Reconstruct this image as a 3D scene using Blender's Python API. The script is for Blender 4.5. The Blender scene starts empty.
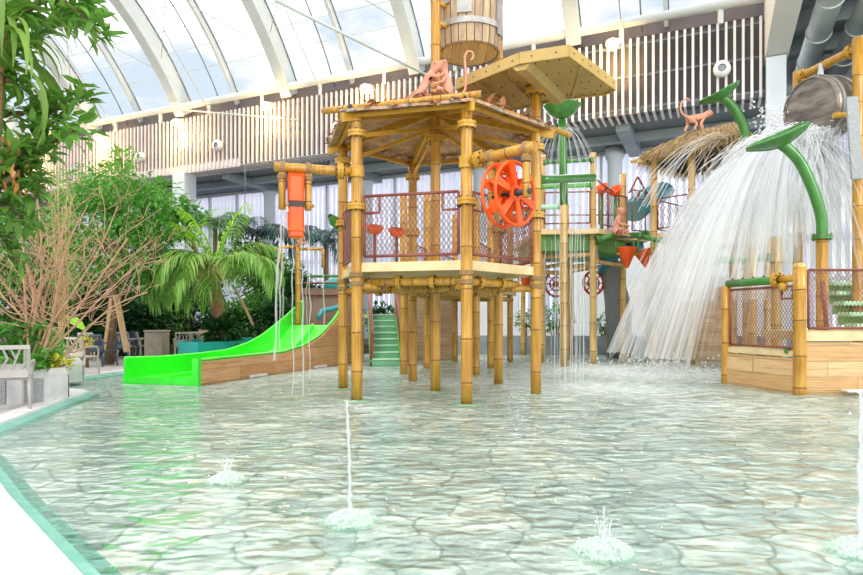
import bpy, math, random
from mathutils import Vector, Matrix, Quaternion
random.seed(11)
R = random.uniform
V = Vector
PI = math.pi
F, CX, HY, CH = 630.0, 431.5, 320.0, 1.4      # focal length in pixels, principal column, horizon row, camera height
scene = bpy.context.scene
COL = scene.collection

def at(x, y, Y):
    return V(((x - CX) * Y / F, Y, CH - (y - HY) * Y / F))
def gp(x, y, z=0.0):
    return at(x, y, (CH - z) * F / (y - HY))
WA = V((-0.9098, 0.4150, 0)); WN = V((-0.4150, -0.9098, 0)); W0 = V((13.1, 24.0, 0))
def W(t, d, z):                                # along the slatted wall, out from it towards the pool, up
    return W0 + WA * t + WN * d + V((0, 0, z))

# ------------------------------------------------------------------ object helpers
OFF = {}
def tagp(o, label=None, cat=None, group=None, kind=None):
    if label: o['label'] = label
    if cat: o['category'] = cat
    if group: o['group'] = group
    if kind: o['kind'] = kind
    return o
def thing(name, label, cat, loc=(0, 0, 0), group=None):
    o = bpy.data.objects.new(name, None); COL.objects.link(o)
    o.empty_display_size = 0.2
    o.location = V(loc); OFF[o.name] = V(loc)
    return tagp(o, label, cat, group)
def dup(root, loc, rz=0, label=None, group=None, sc=None):
    r = root.copy(); COL.objects.link(r); r.location = V(loc); r.rotation_euler = (0, 0, rz)
    if sc: r.scale = (sc, sc, sc) if not isinstance(sc, tuple) else sc
    if label: r['label'] = label
    if group: r['group'] = group
    for ch in list(root.children):
        c = ch.copy(); COL.objects.link(c); c.parent = r
        for g in list(ch.children):
            d = g.copy(); COL.objects.link(d); d.parent = c
    return r

def frame(d, up=V((0, 0, 1))):
    d = d.normalized()
    if abs(d.dot(up)) > 0.98: up = V((1, 0, 0))
    s = d.cross(up).normalized(); u = s.cross(d).normalized()
    return d, s, u

class MB:
    def __init__(s):
        s.v = []; s.f = []; s.m = []; s.sm = []; s.uv = None
    def add(s, vs, fs, mi=0, sm=False):
        b = len(s.v); s.v.extend([tuple(q) for q in vs])
        for f in fs:
            s.f.append(tuple(b + i for i in f)); s.m.append(mi); s.sm.append(sm)
        return s
    def hexa(s, c, mi=0):      # 8 corners, bottom 4 then top 4
        return s.add(c, [(3, 2, 1, 0), (4, 5, 6, 7), (0, 1, 5, 4), (1, 2, 6, 5), (2, 3, 7, 6), (3, 0, 4, 7)], mi)
    def box(s, c, size, rz=0, mi=0, rot=None):
        c = V(c); x, y, z = size[0] / 2, size[1] / 2, size[2] / 2
        m = rot if rot is not None else Matrix.Rotation(rz, 3, 'Z')
        return s.hexa([c + m @ V(q) for q in ((-x, -y, -z), (x, -y, -z), (x, y, -z), (-x, y, -z), (-x, -y, z), (x, -y, z), (x, y, z), (-x, y, z))], mi)
    def bbox(s, c, size, bev=0.02, rz=0, mi=0, rot=None):   # box with chamfered edges
        c = V(c); h = [q / 2 for q in size]; bev = min(bev, min(h) * 0.9)
        m = rot if rot is not None else Matrix.Rotation(rz, 3, 'Z')
        P = {}; vs = []
        for sx in (-1, 1):
            for sy in (-1, 1):
                for sz in (-1, 1):
                    for ax in range(3):
                        q = [sx * h[0], sy * h[1], sz * h[2]]
                        for k in range(3):
                            if k != ax: q[k] -= (sx, sy, sz)[k] * bev
                        P[(sx, sy, sz, ax)] = len(vs); vs.append(c + m @ V(q))
        fs = []
        for ax in range(3):
            o = [k for k in range(3) if k != ax]
            for sg in (-1, 1):
                def key(a, b):
                    t = [0, 0, 0]; t[ax] = sg; t[o[0]] = a; t[o[1]] = b
                    return (*t, ax)
                fs.append([P[key(-1, -1)], P[key(1, -1)], P[key(1, 1)], P[key(-1, 1)]])
            for a in (-1, 1):
                for b in (-1, 1):
                    def k2(sg, axx):
                        t = [0, 0, 0]; t[ax] = sg; t[o[0]] = a; t[o[1]] = b
                        return (*t, axx)
                    fs.append([P[k2(-1, o[0])], P[k2(1, o[0])], P[k2(1, o[1])], P[k2(-1, o[1])]])
        for sx in (-1, 1):
            for sy in (-1, 1):
                for sz in (-1, 1):
                    fs.append([P[(sx, sy, sz, k)] for k in range(3)])
        return s.add(vs, fs, mi)
    def beam(s, p0, p1, w, h, mi=0, up=V((0, 0, 1))):
        p0, p1 = V(p0), V(p1); d, a, u = frame(p1 - p0, up)
        a = a * w / 2; u = u * h / 2
        return s.hexa([p0 - a - u, p0 + a - u, p1 + a - u, p1 - a - u, p0 - a + u, p0 + a + u, p1 + a + u, p1 - a + u], mi)
    def tube(s, pts, r, n=8, caps=True, mi=0, sm=True, segm=None, flat=1.0):
        pts = [V(p) for p in pts]; N = len(pts)
        rs = r if isinstance(r, (list, tuple)) else [r] * N
        b = len(s.v)
        d, a, u = frame(pts[1] - pts[0])
        for i in range(N):
            if i == 0: t = pts[1] - pts[0]
            elif i == N - 1: t = pts[-1] - pts[-2]
            else: t = (pts[i + 1] - pts[i]).normalized() + (pts[i] - pts[i - 1]).normalized()
            if t.length < 1e-9: t = d
            t = t.normalized()
            q = d.rotation_difference(t); a = q @ a; u = q @ u; d = t
            for k in range(n):
                an = 2 * PI * k / n
                s.v.append(tuple(pts[i] + (a * math.cos(an) + u * math.sin(an) * flat) * rs[i]))
        for i in range(N - 1):
            m = segm[i] if segm else mi
            for k in range(n):
                k2 = (k + 1) % n
                s.f.append((b + i * n + k, b + i * n + k2, b + (i + 1) * n + k2, b + (i + 1) * n + k)); s.m.append(m); s.sm.append(sm)
        if caps:
            s.f.append(tuple(b + k for k in range(n))[::-1]); s.m.append(segm[0] if segm else mi); s.sm.append(False)
            s.f.append(tuple(b + (N - 1) * n + k for k in range(n))); s.m.append(segm[-1] if segm else mi); s.sm.append(False)
        return s
    def cyl(s, p0, p1, r, n=12, mi=0, sm=True):
        return s.tube([p0, p1], r, n, True, mi, sm)
    def ring(s, c, axis, R_, r, n=28, k=8, mi=0, flat=1.0):
        d, a, u = frame(V(axis)); c = V(c); b = len(s.v)
        for i in range(n):
            an = 2 * PI * i / n; o = a * math.cos(an) + u * math.sin(an)
            for j in range(k):
                bn = 2 * PI * j / k
                s.v.append(tuple(c + o * (R_ + r * math.cos(bn)) + d * r * flat * math.sin(bn)))
        for i in range(n):
            for j in range(k):
                i2, j2 = (i + 1) % n, (j + 1) % k
                s.f.append((b + i * k + j, b + i2 * k + j, b + i2 * k + j2, b + i * k + j2)); s.m.append(mi); s.sm.append(True)
        return s
    def ball(s, c, r, n=10, mi=0, sc=(1, 1, 1), rot=None):
        c = V(c); b = len(s.v); k = max(4, n // 2)
        m = rot if rot is not None else Matrix.Identity(3)
        s.v.append(tuple(c + m @ V((0, 0, r * sc[2]))))
        for i in range(1, k):
            th = PI * i / k
            for j in range(n):
                ph = 2 * PI * j / n
                s.v.append(tuple(c + m @ V((r * sc[0] * math.sin(th) * math.cos(ph), r * sc[1] * math.sin(th) * math.sin(ph), r * sc[2] * math.cos(th)))))
        s.v.append(tuple(c + m @ V((0, 0, -r * sc[2])))); e = len(s.v) - 1
        for j in range(n):
            j2 = (j + 1) % n
            s.f.append((b, b + 1 + j, b + 1 + j2)); s.m.append(mi); s.sm.append(True)
            for i in range(k - 2):
                o = b + 1 + i * n
                s.f.append((o + j, o + n + j, o + n + j2, o + j2)); s.m.append(mi); s.sm.append(True)
            o = b + 1 + (k - 2) * n
            s.f.append((o + j, e, o + j2)); s.m.append(mi); s.sm.append(True)
        return s
    def lathe(s, prof, n=24, c=(0, 0, 0), axis=(0, 0, 1), mi=0, sm=True, segm=None, caps=False):
        c = V(c); d, a, u = frame(V(axis)); b = len(s.v); N = len(prof)
        for (r, z) in prof:
            for k in range(n):
                an = 2 * PI * k / n
                s.v.append(tuple(c + d * z + (a * math.cos(an) + u * math.sin(an)) * r))
        for i in range(N - 1):
            for k in range(n):
                k2 = (k + 1) % n
                s.f.append((b + i * n + k, b + i * n + k2, b + (i + 1) * n + k2, b + (i + 1) * n + k)); s.m.append(segm[i] if segm else mi); s.sm.append(sm)
        if caps:
            s.f.append(tuple(b + k for k in range(n))[::-1]); s.m.append(mi); s.sm.append(False)
            s.f.append(tuple(b + (N - 1) * n + k for k in range(n))); s.m.append(mi); s.sm.append(False)
        return s
    def prism(s, poly, vec, mi=0):
        p = [V(q) for q in poly]; n = len(p); vec = V(vec)
        return s.add(p + [q + vec for q in p], [tuple(range(n))[::-1], tuple(range(n, 2 * n))] + [(i, (i + 1) % n, n + (i + 1) % n, n + i) for i in range(n)], mi)
    def strip(s, a, b, mi=0, sm=True):        # quads between two point rows
        n = len(a)
        return s.add(list(a) + list(b), [(i, i + 1, n + i + 1, n + i) for i in range(n - 1)], mi, sm)
    def leaf(s, p, d, L, w, up=None, fold=0.25, droop=0.2, mi=0):
        d = d.normalized(); up = up or V((R(-.4, .4), R(-.4, .4), 1))
        _, a, u = frame(d, up)
        p1 = p + d * L * .35 - u * droop * L * .05; p2 = p + d * L * .7 - u * droop * L * .35; p3 = p + d * L - u * droop * L
        f = u * fold * w
        s.add([p, p1 + a * w * .5 + f, p1, p1 - a * w * .5 + f, p2 + a * w * .42 + f, p2, p2 - a * w * .42 + f, p3],
              [(0, 2, 1), (0, 3, 2), (1, 2, 5, 4), (2, 3, 6, 5), (4, 5, 7), (5, 6, 7)], mi)
        return s
    def build(s, name, mats, parent=None, loc=None):
        me = bpy.data.meshes.new(name)
        off = V((0, 0, 0))
        if parent is not None: off = OFF.get(parent.name, off)
        elif loc is not None: off = V(loc)
        me.from_pydata([(q[0] - off.x, q[1] - off.y, q[2] - off.z) for q in s.v], [], s.f)
        for m in (mats if isinstance(mats, (list, tuple)) else [mats]): me.materials.append(m)
        me.polygons.foreach_set('material_index', s.m)
        me.polygons.foreach_set('use_smooth', s.sm)
        if s.uv:
            l = me.uv_layers.new(name='UVMap')
            for lp in me.loops: l.data[lp.index].uv = s.uv[lp.vertex_index]
        me.update()
        o = bpy.data.objects.new(name, me); COL.objects.link(o)
        if parent is not None: o.parent = parent; OFF[o.name] = off
        elif loc is not None: o.location = off; OFF[o.name] = off
        return o
def struct(name, mb, mats):
    return tagp(mb.build(name, mats), kind='structure')
def skin(name, nodes, edges, mat, parent=None, loc=None, sub=2, root=None):
    keys = list(nodes); ix = {k: i for i, k in enumerate(keys)}
    me = bpy.data.meshes.new(name)
    me.from_pydata([tuple(nodes[k][0]) for k in keys], [(ix[a], ix[b]) for a, b in edges], [])
    o = bpy.data.objects.new(name, me); COL.objects.link(o)
    m = o.modifiers.new('Skin', 'SKIN'); m.use_smooth_shade = True
    sv = me.skin_vertices[0].data
    for k in keys:
        r = nodes[k][1]; sv[ix[k]].radius = (r, r); sv[ix[k]].use_root = (k == (root or keys[0]))
    if sub:
        q = o.modifiers.new('Sub', 'SUBSURF'); q.levels = sub; q.render_levels = sub
    bpy.context.view_layer.update()
    dg = bpy.context.evaluated_depsgraph_get()
    m2 = bpy.data.meshes.new_from_object(o.evaluated_get(dg))
    o.modifiers.clear(); o.data = m2; m2.name = name
    m2.materials.clear(); m2.materials.append(mat)
    for p in m2.polygons: p.use_smooth = True
    if parent is not None: o.parent = parent
    if loc is not None: o.location = loc
    return o

# ------------------------------------------------------------------ materials
def newmat(name):
    m = bpy.data.materials.new(name); m.use_nodes = True
    nt = m.node_tree; return m, nt, nt.nodes['Principled BSDF'], nt.nodes['Material Output']
def coords(nt, scale=(1, 1, 1), kind='Object'):
    tc = nt.nodes.new('ShaderNodeTexCoord'); mp = nt.nodes.new('ShaderNodeMapping')
    mp.inputs['Scale'].default_value = scale
    nt.links.new(tc.outputs[kind], mp.inputs['Vector']); return mp.outputs['Vector']
def noise(nt, vec, scale, detail=4, rough=.55):
    n = nt.nodes.new('ShaderNodeTexNoise'); n.inputs['Scale'].default_value = scale; n.inputs['Detail'].default_value = detail
    n.inputs['Roughness'].default_value = rough
    if vec is not None: nt.links.new(vec, n.inputs['Vector'])
    return n.outputs['Fac']
def ramp(nt, fac, stops):
    r = nt.nodes.new('ShaderNodeValToRGB'); e = r.color_ramp.elements
    while len(e) < len(stops): e.new(0.5)
    for i, (p, c) in enumerate(stops):
        e[i].position = p; e[i].color = (*c, 1) if len(c) == 3 else c
    nt.links.new(fac, r.inputs['Fac']); return r.outputs['Color']
def mix(nt, fac, a, b, mode='MIX'):
    n = nt.nodes.new('ShaderNodeMix'); n.data_type = 'RGBA'; n.blend_type = mode
    for v, i in ((fac, 0), (a, 6), (b, 7)):
        if hasattr(v, 'links') or hasattr(v, 'is_linked'): nt.links.new(v, n.inputs[i])
        elif i == 0: n.inputs[0].default_value = v
        else: n.inputs[i].default_value = (*v, 1)
    return n.outputs[2]
def math_(nt, op, a, b=None, clamp=False):
    n = nt.nodes.new('ShaderNodeMath'); n.operation = op; n.use_clamp = clamp
    for v, i in ((a, 0), (b, 1)):
        if v is None: continue
        if hasattr(v, 'is_linked'): nt.links.new(v, n.inputs[i])
        else: n.inputs[i].default_value = v
    return n.outputs[0]
def bump(nt, bsdf, h, strength=.3, dist=.02):
    b = nt.nodes.new('ShaderNodeBump'); b.inputs['Strength'].default_value = strength; b.inputs['Distance'].default_value = dist
    nt.links.new(h, b.inputs['Height']); nt.links.new(b.outputs['Normal'], bsdf.inputs['Normal']); return b
def M(name, c1, c2=None, scale=6, rough=.5, metal=0, bmp=0, stretch=(1, 1, 1), lo=.35, hi=.65, kind='Object', coat=0):
    m, nt, b, out = newmat(name)
    b.inputs['Roughness'].default_value = rough; b.inputs['Metallic'].default_value = metal
    if coat: b.inputs['Coat Weight'].default_value = coat
    if c2 is None: c2 = tuple(q * .82 for q in c1)
    v = coords(nt, stretch, kind); n = noise(nt, v, scale)
    nt.links.new(ramp(nt, n, [(lo, c1), (hi, c2)]), b.inputs['Base Color'])
    if bmp: bump(nt, b, n, bmp)
    return m
def leafmat(name, c1, c2, scale=1.6, rough=.4, trans=.35):
    m, nt, b, out = newmat(name)
    v = coords(nt); n = noise(nt, v, scale, 3)
    wn = nt.nodes.new('ShaderNodeNewGeometry')
    c = ramp(nt, n, [(.3, c1), (.7, c2)])
    c = mix(nt, math_(nt, 'MULTIPLY', wn.outputs['Random Per Island'], .55), c, tuple(min(1, q * 1.9) for q in c2))
    nt.links.new(c, b.inputs['Base Color']); b.inputs['Roughness'].default_value = rough
    tr = nt.nodes.new('ShaderNodeBsdfTranslucent'); nt.links.new(c, tr.inputs['Color'])
    ms = nt.nodes.new('ShaderNodeMixShader'); ms.inputs[0].default_value = trans
    nt.links.new(b.outputs[0], ms.inputs[1]); nt.links.new(tr.outputs[0], ms.inputs[2]); nt.links.new(ms.outputs[0], out.inputs[0])
    return m
def wood(name, c1, c2, plank=.22, axis='Z', seam=(.18, .1, .05), rough=.6, horiz=1.6):
    """planks: seams every `plank` metres up `axis`, staggered butt joints, stretched grain"""
    m, nt, b, out = newmat(name)
    st = {'Z': (1.2, 1.2, 14), 'X': (14, 1.2, 1.2), 'Y': (1.2, 14, 1.2)}[axis]
    v = coords(nt, st); g = noise(nt, v, 2.2, 6, .65)
    tc = nt.nodes.new('ShaderNodeTexCoord'); sp = nt.nodes.new('ShaderNodeSeparateXYZ'); nt.links.new(tc.outputs['Object'], sp.inputs[0])
    q = math_(nt, 'DIVIDE', sp.outputs[axis], plank); row = math_(nt, 'FLOOR', q); fr = math_(nt, 'FRACT', q)
    other = {'Z': 'X', 'X': 'Z', 'Y': 'X'}[axis]
    al = math_(nt, 'ADD', sp.outputs[other], math_(nt, 'MULTIPLY', sp.outputs['Y'] if axis != 'Y' else sp.outputs['Z'], .8))
    q2 = math_(nt, 'ADD', math_(nt, 'DIVIDE', al, horiz), math_(nt, 'MULTIPLY', row, .37)); fr2 = math_(nt, 'FRACT', q2)
    s1 = math_(nt, 'LESS_THAN', fr, .06); s2 = math_(nt, 'LESS_THAN', fr2, .012); sm = math_(nt, 'MAXIMUM', s1, s2)
    wn = nt.nodes.new('ShaderNodeTexWhiteNoise'); wn.noise_dimensions = '1D'
    nt.links.new(math_(nt, 'ADD', row, math_(nt, 'MULTIPLY', math_(nt, 'FLOOR', q2), 7.3)), wn.inputs['W'])
    f = math_(nt, 'ADD', math_(nt, 'MULTIPLY', g, .8), math_(nt, 'MULTIPLY', wn.outputs['Value'], .35))
    c = ramp(nt, f, [(.3, c1), (.8, c2)])
    s2t = {'Z': (.7, .7, 26), 'X': (26, .7, .7), 'Y': (.7, 26, .7)}[axis]
    g2 = noise(nt, coords(nt, s2t), 1.1, 6, .7)
    c = mix(nt, .8, c, ramp(nt, g2, [(.34, (.48, .38, .32)), (.48, (1, 1, 1))]), 'MULTIPLY')
    c = mix(nt, math_(nt, 'MULTIPLY', sm, .45), c, seam)
    nt.links.new(c, b.inputs['Base Color']); b.inputs['Roughness'].default_value = rough
    bump(nt, b, math_(nt, 'SUBTRACT', g, sm), .25)
    return m

m_white = M('white_paint', (.82, .83, .83), (.74, .75, .76), 1.5, .45)
m_steel = M('white_steel', (.74, .79, .775), (.64, .69, .68), .6, .45)
m_slat = M('slat_paint', (.84, .78, .755), (.76, .70, .68), .8, .55)
m_slatwall = M('taupe_wall', (.24, .19, .18), (.17, .15, .155), .25, .8)
m_soffit = M('grey_soffit', (.20, .23, .24), (.15, .175, .185), .4, .7)
m_ceil = M('dark_ceiling', (.27, .305, .315), (.21, .24, .255), .4, .8)
m_beamcream = M('cream_beam', (.86, .84, .77), (.78, .76, .70), .3, .6)
m_duct = M('duct_metal', (.74, .80, .75), (.64, .70, .66), 1.0, .5, 0)
m_col = M('column_paint', (.72, .78, .83), (.64, .71, .77), .5, .5)
m_backwall = M('pale_wall', (.80, .83, .86), (.70, .74, .78), .4, .7)
m_deck = M('deck_stone', (.50, .475, .47), (.42, .395, .385), 3, .7, bmp=.1)
m_curb = M('white_curb', (.80, .79, .795), (.72, .71, .72), 2, .5)
m_soil = M('dark_soil', (.10, .075, .05), (.04, .05, .025), 3, .95, bmp=.6)
m_ground = M('outdoor_ground', (.5, .52, .48), (.6, .6, .58), .2, .9)
m_greywall = M('grey_stone', (.36, .41, .45), (.28, .33, .37), 2.5, .7, bmp=.2)
m_flange = M('yellow_flange', (.66, .37, .04), (.52, .27, .025), 6, .4)
m_rope = M('rope_binding', (.42, .27, .12), (.28, .17, .07), 30, .8, bmp=.4)
m_beige = M('beige_panel', (.56, .38, .12), (.45, .30, .09), 2.0, .5)
m_slab = M('cream_slab', (.82, .66, .38), (.70, .54, .28), 2.5, .6)
m_bolt = M('dark_bolt', (.10, .08, .05), (.06, .05, .03), 10, .5, .4)
m_rail = M('oxide_rail', (.30, .09, .065), (.22, .06, .045), 6, .45)
m_mesh = M('oxide_mesh', (.32, .15, .11), (.22, .10, .08), 8, .5)
m_orange = M('orange_plastic', (.92, .115, .004), (.78, .08, .003), 3, .38)
m_black = M('black_rubber', (.02, .02, .02), (.04, .035, .03), 8, .5)
m_green = M('green_pipe', (.06, .25, .035), (.04, .18, .025), 4, .38, coat=.2)
m_lime = M('lime_plastic', (.04, .86, .03), (.03, .74, .02), 1.2, .25, coat=.5)
m_limepale = M('pale_lime', (.13, .90, .08), (.08, .80, .05), 1.5, .25, coat=.5)
m_step = M('mint_step', (.50, .80, .56), (.40, .70, .47), 3, .5)
m_teal = M('teal_panel', (.02, .38, .33), (.015, .30, .27), 1.2, .4)
m_blue = M('blue_plastic', (.03, .35, .45), (.02, .27, .38), 2, .3, coat=.4)
m_peach = M('peach_statue', (.72, .34, .22), (.58, .25, .16), 5, .55, bmp=.1)
m_thatch = M('dry_thatch', (.52, .38, .20), (.33, .23, .11), 9, .9)
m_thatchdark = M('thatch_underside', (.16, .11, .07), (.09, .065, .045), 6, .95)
m_dryleaf = M('dry_leaf', (.42, .20, .09), (.28, .14, .07), 5, .8)
m_planter = M('white_planter', (.70, .70, .70), (.58, .58, .59), 4, .7, bmp=.15)
m_granite = M('grey_granite', (.33, .35, .36), (.22, .24, .25), 30, .6)
m_chair = M('beige_chair', (.60, .54, .46), (.52, .46, .39), 3, .45)
m_chairwhite = M('pale_chair', (.50, .475, .45), (.44, .415, .39), 3, .45)
m_chairblue = M('slate_chair', (.07, .10, .15), (.045, .07, .11), 3, .4)
m_bin = M('taupe_bin', (.44, .38, .30), (.36, .31, .25), 4, .6)
m_bark = M('bark', (.26, .16, .09), (.14, .085, .05), 9, .9, bmp=.5, stretch=(1, 1, .25))
m_twig = M('bare_twig', (.62, .40, .25), (.46, .27, .16), 6, .8)
m_stake = M('timber_stake', (.50, .32, .18), (.40, .25, .13), 6, .8, stretch=(1, 1, .15))
m_redbark = M('palm_stem', (.42, .22, .10), (.24, .13, .06), 8, .9, stretch=(1, 1, 4))
m_leafdeep = leafmat('leaf_deep', (.035, .13, .018), (.085, .24, .035))
m_leafmid = leafmat('leaf_mid', (.05, .19, .025), (.12, .34, .05))
m_leaffront = leafmat('leaf_front', (.05, .16, .02), (.14, .31, .045))
m_leafpale = leafmat('leaf_pale', (.13, .32, .05), (.24, .46, .09))
m_leafdark = leafmat('leaf_dark', (.012, .055, .016), (.028, .105, .028))
m_leafblue = leafmat('leaf_blue', (.04, .09, .09), (.08, .16, .15))
m_palm = leafmat('palm_frond', (.10, .26, .035), (.24, .42, .08), trans=.3)
m_palmlime = leafmat('palm_frond_young', (.22, .50, .02), (.36, .66, .05), trans=.35)
m_palmtip = leafmat('palm_frond_old', (.30, .34, .10), (.45, .40, .16), trans=.3)
m_yellowleaf = leafmat('leaf_yellow', (.50, .46, .02), (.65, .60, .05))
m_strap = leafmat('strap_leaf', (.10, .22, .025), (.20, .34, .06), trans=.3)
m_petal = leafmat('orange_petal', (.42, .17, .04), (.55, .26, .07))

def bamboo_mat(name, c1, c2):
    m, nt, b, out = newmat(name)
    v = coords(nt, (9, 9, .5)); n = noise(nt, v, 2.5, 5, .6)
    v2 = coords(nt, (1, 1, 1)); n2 = noise(nt, v2, 1.3, 2)
    f = math_(nt, 'ADD', math_(nt, 'MULTIPLY', n, .7), math_(nt, 'MULTIPLY', n2, .3))
    nt.links.new(ramp(nt, f, [(.36, c1), (.62, c2)]), b.inputs['Base Color'])
    b.inputs['Roughness'].default_value = .38; b.inputs['Coat Weight'].default_value = .25
    bump(nt, b, n, .12, .01)
    return m
m_bam = bamboo_mat('bamboo', (.68, .37, .048), (.38, .175, .016))
m_bamback = bamboo_mat('bamboo_far', (.58, .37, .11), (.34, .19, .045))
m_bampale = bamboo_mat('bamboo_pale', (.74, .50, .17), (.48, .28, .07))
m_node = M('bamboo_node', (.30, .16, .05), (.20, .10, .03), 10, .7)
BAM = [m_bam, m_node]; BAMB = [m_bamback, m_node]; BAMP = [m_bampale, m_node]
m_woodr = wood('platform_planks', (.86, .60, .32), (.62, .37, .15), .3, 'Z')
m_woodb = wood('rear_planks', (.50, .36, .22), (.34, .23, .13), .16, 'Z')
m_woods = wood('slide_cladding', (.80, .48, .24), (.52, .27, .11), .3, 'Z')
m_stave = wood('barrel_staves', (.46, .29, .16), (.26, .17, .11), .2, 'X')
m_barbot = wood('barrel_base', (.78, .55, .26), (.58, .38, .15), .18, 'X')
m_hoop = M('galvanised_hoop', (.47, .46, .44), (.36, .35, .34), 6, .5, .5)
m_drum = wood('bucket_staves', (.30, .26, .22), (.15, .12, .10), .2, 'Y', rough=.2)
m_drumin = M('bucket_inside', (.27, .24, .20), (.09, .065, .05), 2.4, .15, .2, stretch=(.6, .6, 2.2))
m_reed = M('reed_screen', (.36, .26, .19), (.22, .15, .11), 5, .9, stretch=(10, 10, .5))

def rust_mat():
    m, nt, b, out = newmat('rust_patchwork')
    v = coords(nt); vo = nt.nodes.new('ShaderNodeTexVoronoi'); vo.inputs['Scale'].default_value = 2.6
    nt.links.new(v, vo.inputs['Vector'])
    n = noise(nt, v, 7, 5)
    sp = nt.nodes.new('ShaderNodeSeparateColor'); nt.links.new(vo.outputs['Color'], sp.inputs[0])
    c = ramp(nt, sp.outputs[0], [(.1, (.52, .30, .17)), (.4, (.40, .24, .17)), (.62, (.60, .40, .26)), (.85, (.36, .40, .38))])
    c = mix(nt, .5, c, ramp(nt, n, [(.35, (.30, .15, .08)), (.65, (.68, .46, .28))]))
    nt.links.new(c, b.inputs['Base Color']); b.inputs['Roughness'].default_value = .7
    bump(nt, b, n, .3)
    return m
m_rust = rust_mat()

def glass_mat(name, haze, tint=(1, 1, 1)):
    m, nt, b, out = newmat(name); nt.nodes.remove(b)
    tr = nt.nodes.new('ShaderNodeBsdfTransparent'); tr.inputs[0].default_value = (*tint, 1)
    gl = nt.nodes.new('ShaderNodeBsdfGlossy'); gl.inputs['Roughness'].default_value = .05
    tl = nt.nodes.new('ShaderNodeBsdfTranslucent'); tl.inputs[0].default_value = (.95, .97, 1, 1)
    v = coords(nt); n = noise(nt, v, .35, 3)
    a = nt.nodes.new('ShaderNodeMixShader'); nt.links.new(math_(nt, 'MULTIPLY', n, haze * 2), a.inputs[0])
    nt.links.new(tr.outputs[0], a.inputs[1]); nt.links.new(tl.outputs[0], a.inputs[2])
    f = nt.nodes.new('ShaderNodeLayerWeight'); f.inputs[0].default_value = .25
    c = nt.nodes.new('ShaderNodeMixShader'); nt.links.new(math_(nt, 'MULTIPLY', f.outputs['Fresnel'], .25), c.inputs[0])
    nt.links.new(a.outputs[0], c.inputs[1]); nt.links.new(gl.outputs[0], c.inputs[2]); nt.links.new(c.outputs[0], out.inputs[0])
    return m
m_roofglass = glass_mat('roof_glazing', .05)
m_glass = glass_mat('window_glass', .08, (.95, .97, 1))
def fall_mat(name, alpha, uv=False, sx=40, sy=1.3, lo=.36, hi=.60, fade=.13, col=(.93, .95, .97)):
    """aerated falling water: white scattering, mostly see-through"""
    m, nt, b, out = newmat(name); nt.nodes.remove(b)
    df = nt.nodes.new('ShaderNodeBsdfDiffuse'); df.inputs[0].default_value = (*col, 1)
    tl = nt.nodes.new('ShaderNodeBsdfTranslucent'); tl.inputs[0].default_value = (*col, 1)
    ms = nt.nodes.new('ShaderNodeMixShader'); ms.inputs[0].default_value = .5
    nt.links.new(df.outputs[0], ms.inputs[1]); nt.links.new(tl.outputs[0], ms.inputs[2])
    tr = nt.nodes.new('ShaderNodeBsdfTransparent')
    o = nt.nodes.new('ShaderNodeMixShader'); nt.links.new(tr.outputs[0], o.inputs[1]); nt.links.new(ms.outputs[0], o.inputs[2])
    if uv:
        v = coords(nt, (sx, sy, 1), 'UV'); n = noise(nt, v, 1, 5, .6)
        v2 = coords(nt, (sx * .22, sy * 1.2, 1), 'UV'); n2 = noise(nt, v2, 1, 3, .5)
        k = math_(nt, 'ADD', math_(nt, 'MULTIPLY', n, .55), math_(nt, 'MULTIPLY', n2, .45))
        sp = nt.nodes.new('ShaderNodeSeparateXYZ'); tc = nt.nodes.new('ShaderNodeTexCoord'); nt.links.new(tc.outputs['UV'], sp.inputs[0])
        k = math_(nt, 'SUBTRACT', k, math_(nt, 'MULTIPLY', sp.outputs['Y'], fade))
        r = nt.nodes.new('ShaderNodeMapRange'); r.inputs['From Min'].default_value = lo; r.inputs['From Max'].default_value = hi
        r.inputs['To Max'].default_value = alpha; nt.links.new(k, r.inputs['Value']); nt.links.new(r.outputs[0], o.inputs[0])
    else:
        o.inputs[0].default_value = alpha
    nt.links.new(o.outputs[0], out.inputs[0])
    return m
m_streak = fall_mat('falling_water', .42)
m_thin = fall_mat('thin_stream', .33)
m_sheet = fall_mat('water_curtain', .85, True, lo=.30, hi=.56)
m_sheetin = fall_mat('water_curtain_inner', .8, True, fade=.2, lo=.28, hi=.54)
m_foam = fall_mat('white_foam', .42, False, col=(.86, .97, .90))
m_halo = fall_mat('foam_halo', .18, False, col=(.62, .92, .74))
m_drop = fall_mat('water_drops', .7)
EXPO, SKY, SUN = 0.0, 1.9, 1.2
# ================================================================== camera, sky, light
cam = bpy.data.cameras.new('camera'); co = bpy.data.objects.new('camera', cam); COL.objects.link(co)
co.location = (0, 0, CH); co.rotation_euler = (PI / 2, 0, 0)
cam.sensor_width = 36; cam.lens = 36 * F / 863; cam.shift_y = (HY - 287.5) / 863; cam.shift_x = 0.0; cam.clip_end = 400
scene.camera = co
scene.view_settings.view_transform = 'Standard'; scene.view_settings.look = 'None'
scene.view_settings.exposure = EXPO; scene.view_settings.gamma = 1.0
scene.cycles.transparent_max_bounces = 40; scene.cycles.max_bounces = 8; scene.cycles.use_denoising = True
scene.cycles.caustics_reflective = False; scene.cycles.caustics_refractive = False; scene.cycles.sample_clamp_indirect = 6

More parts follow.
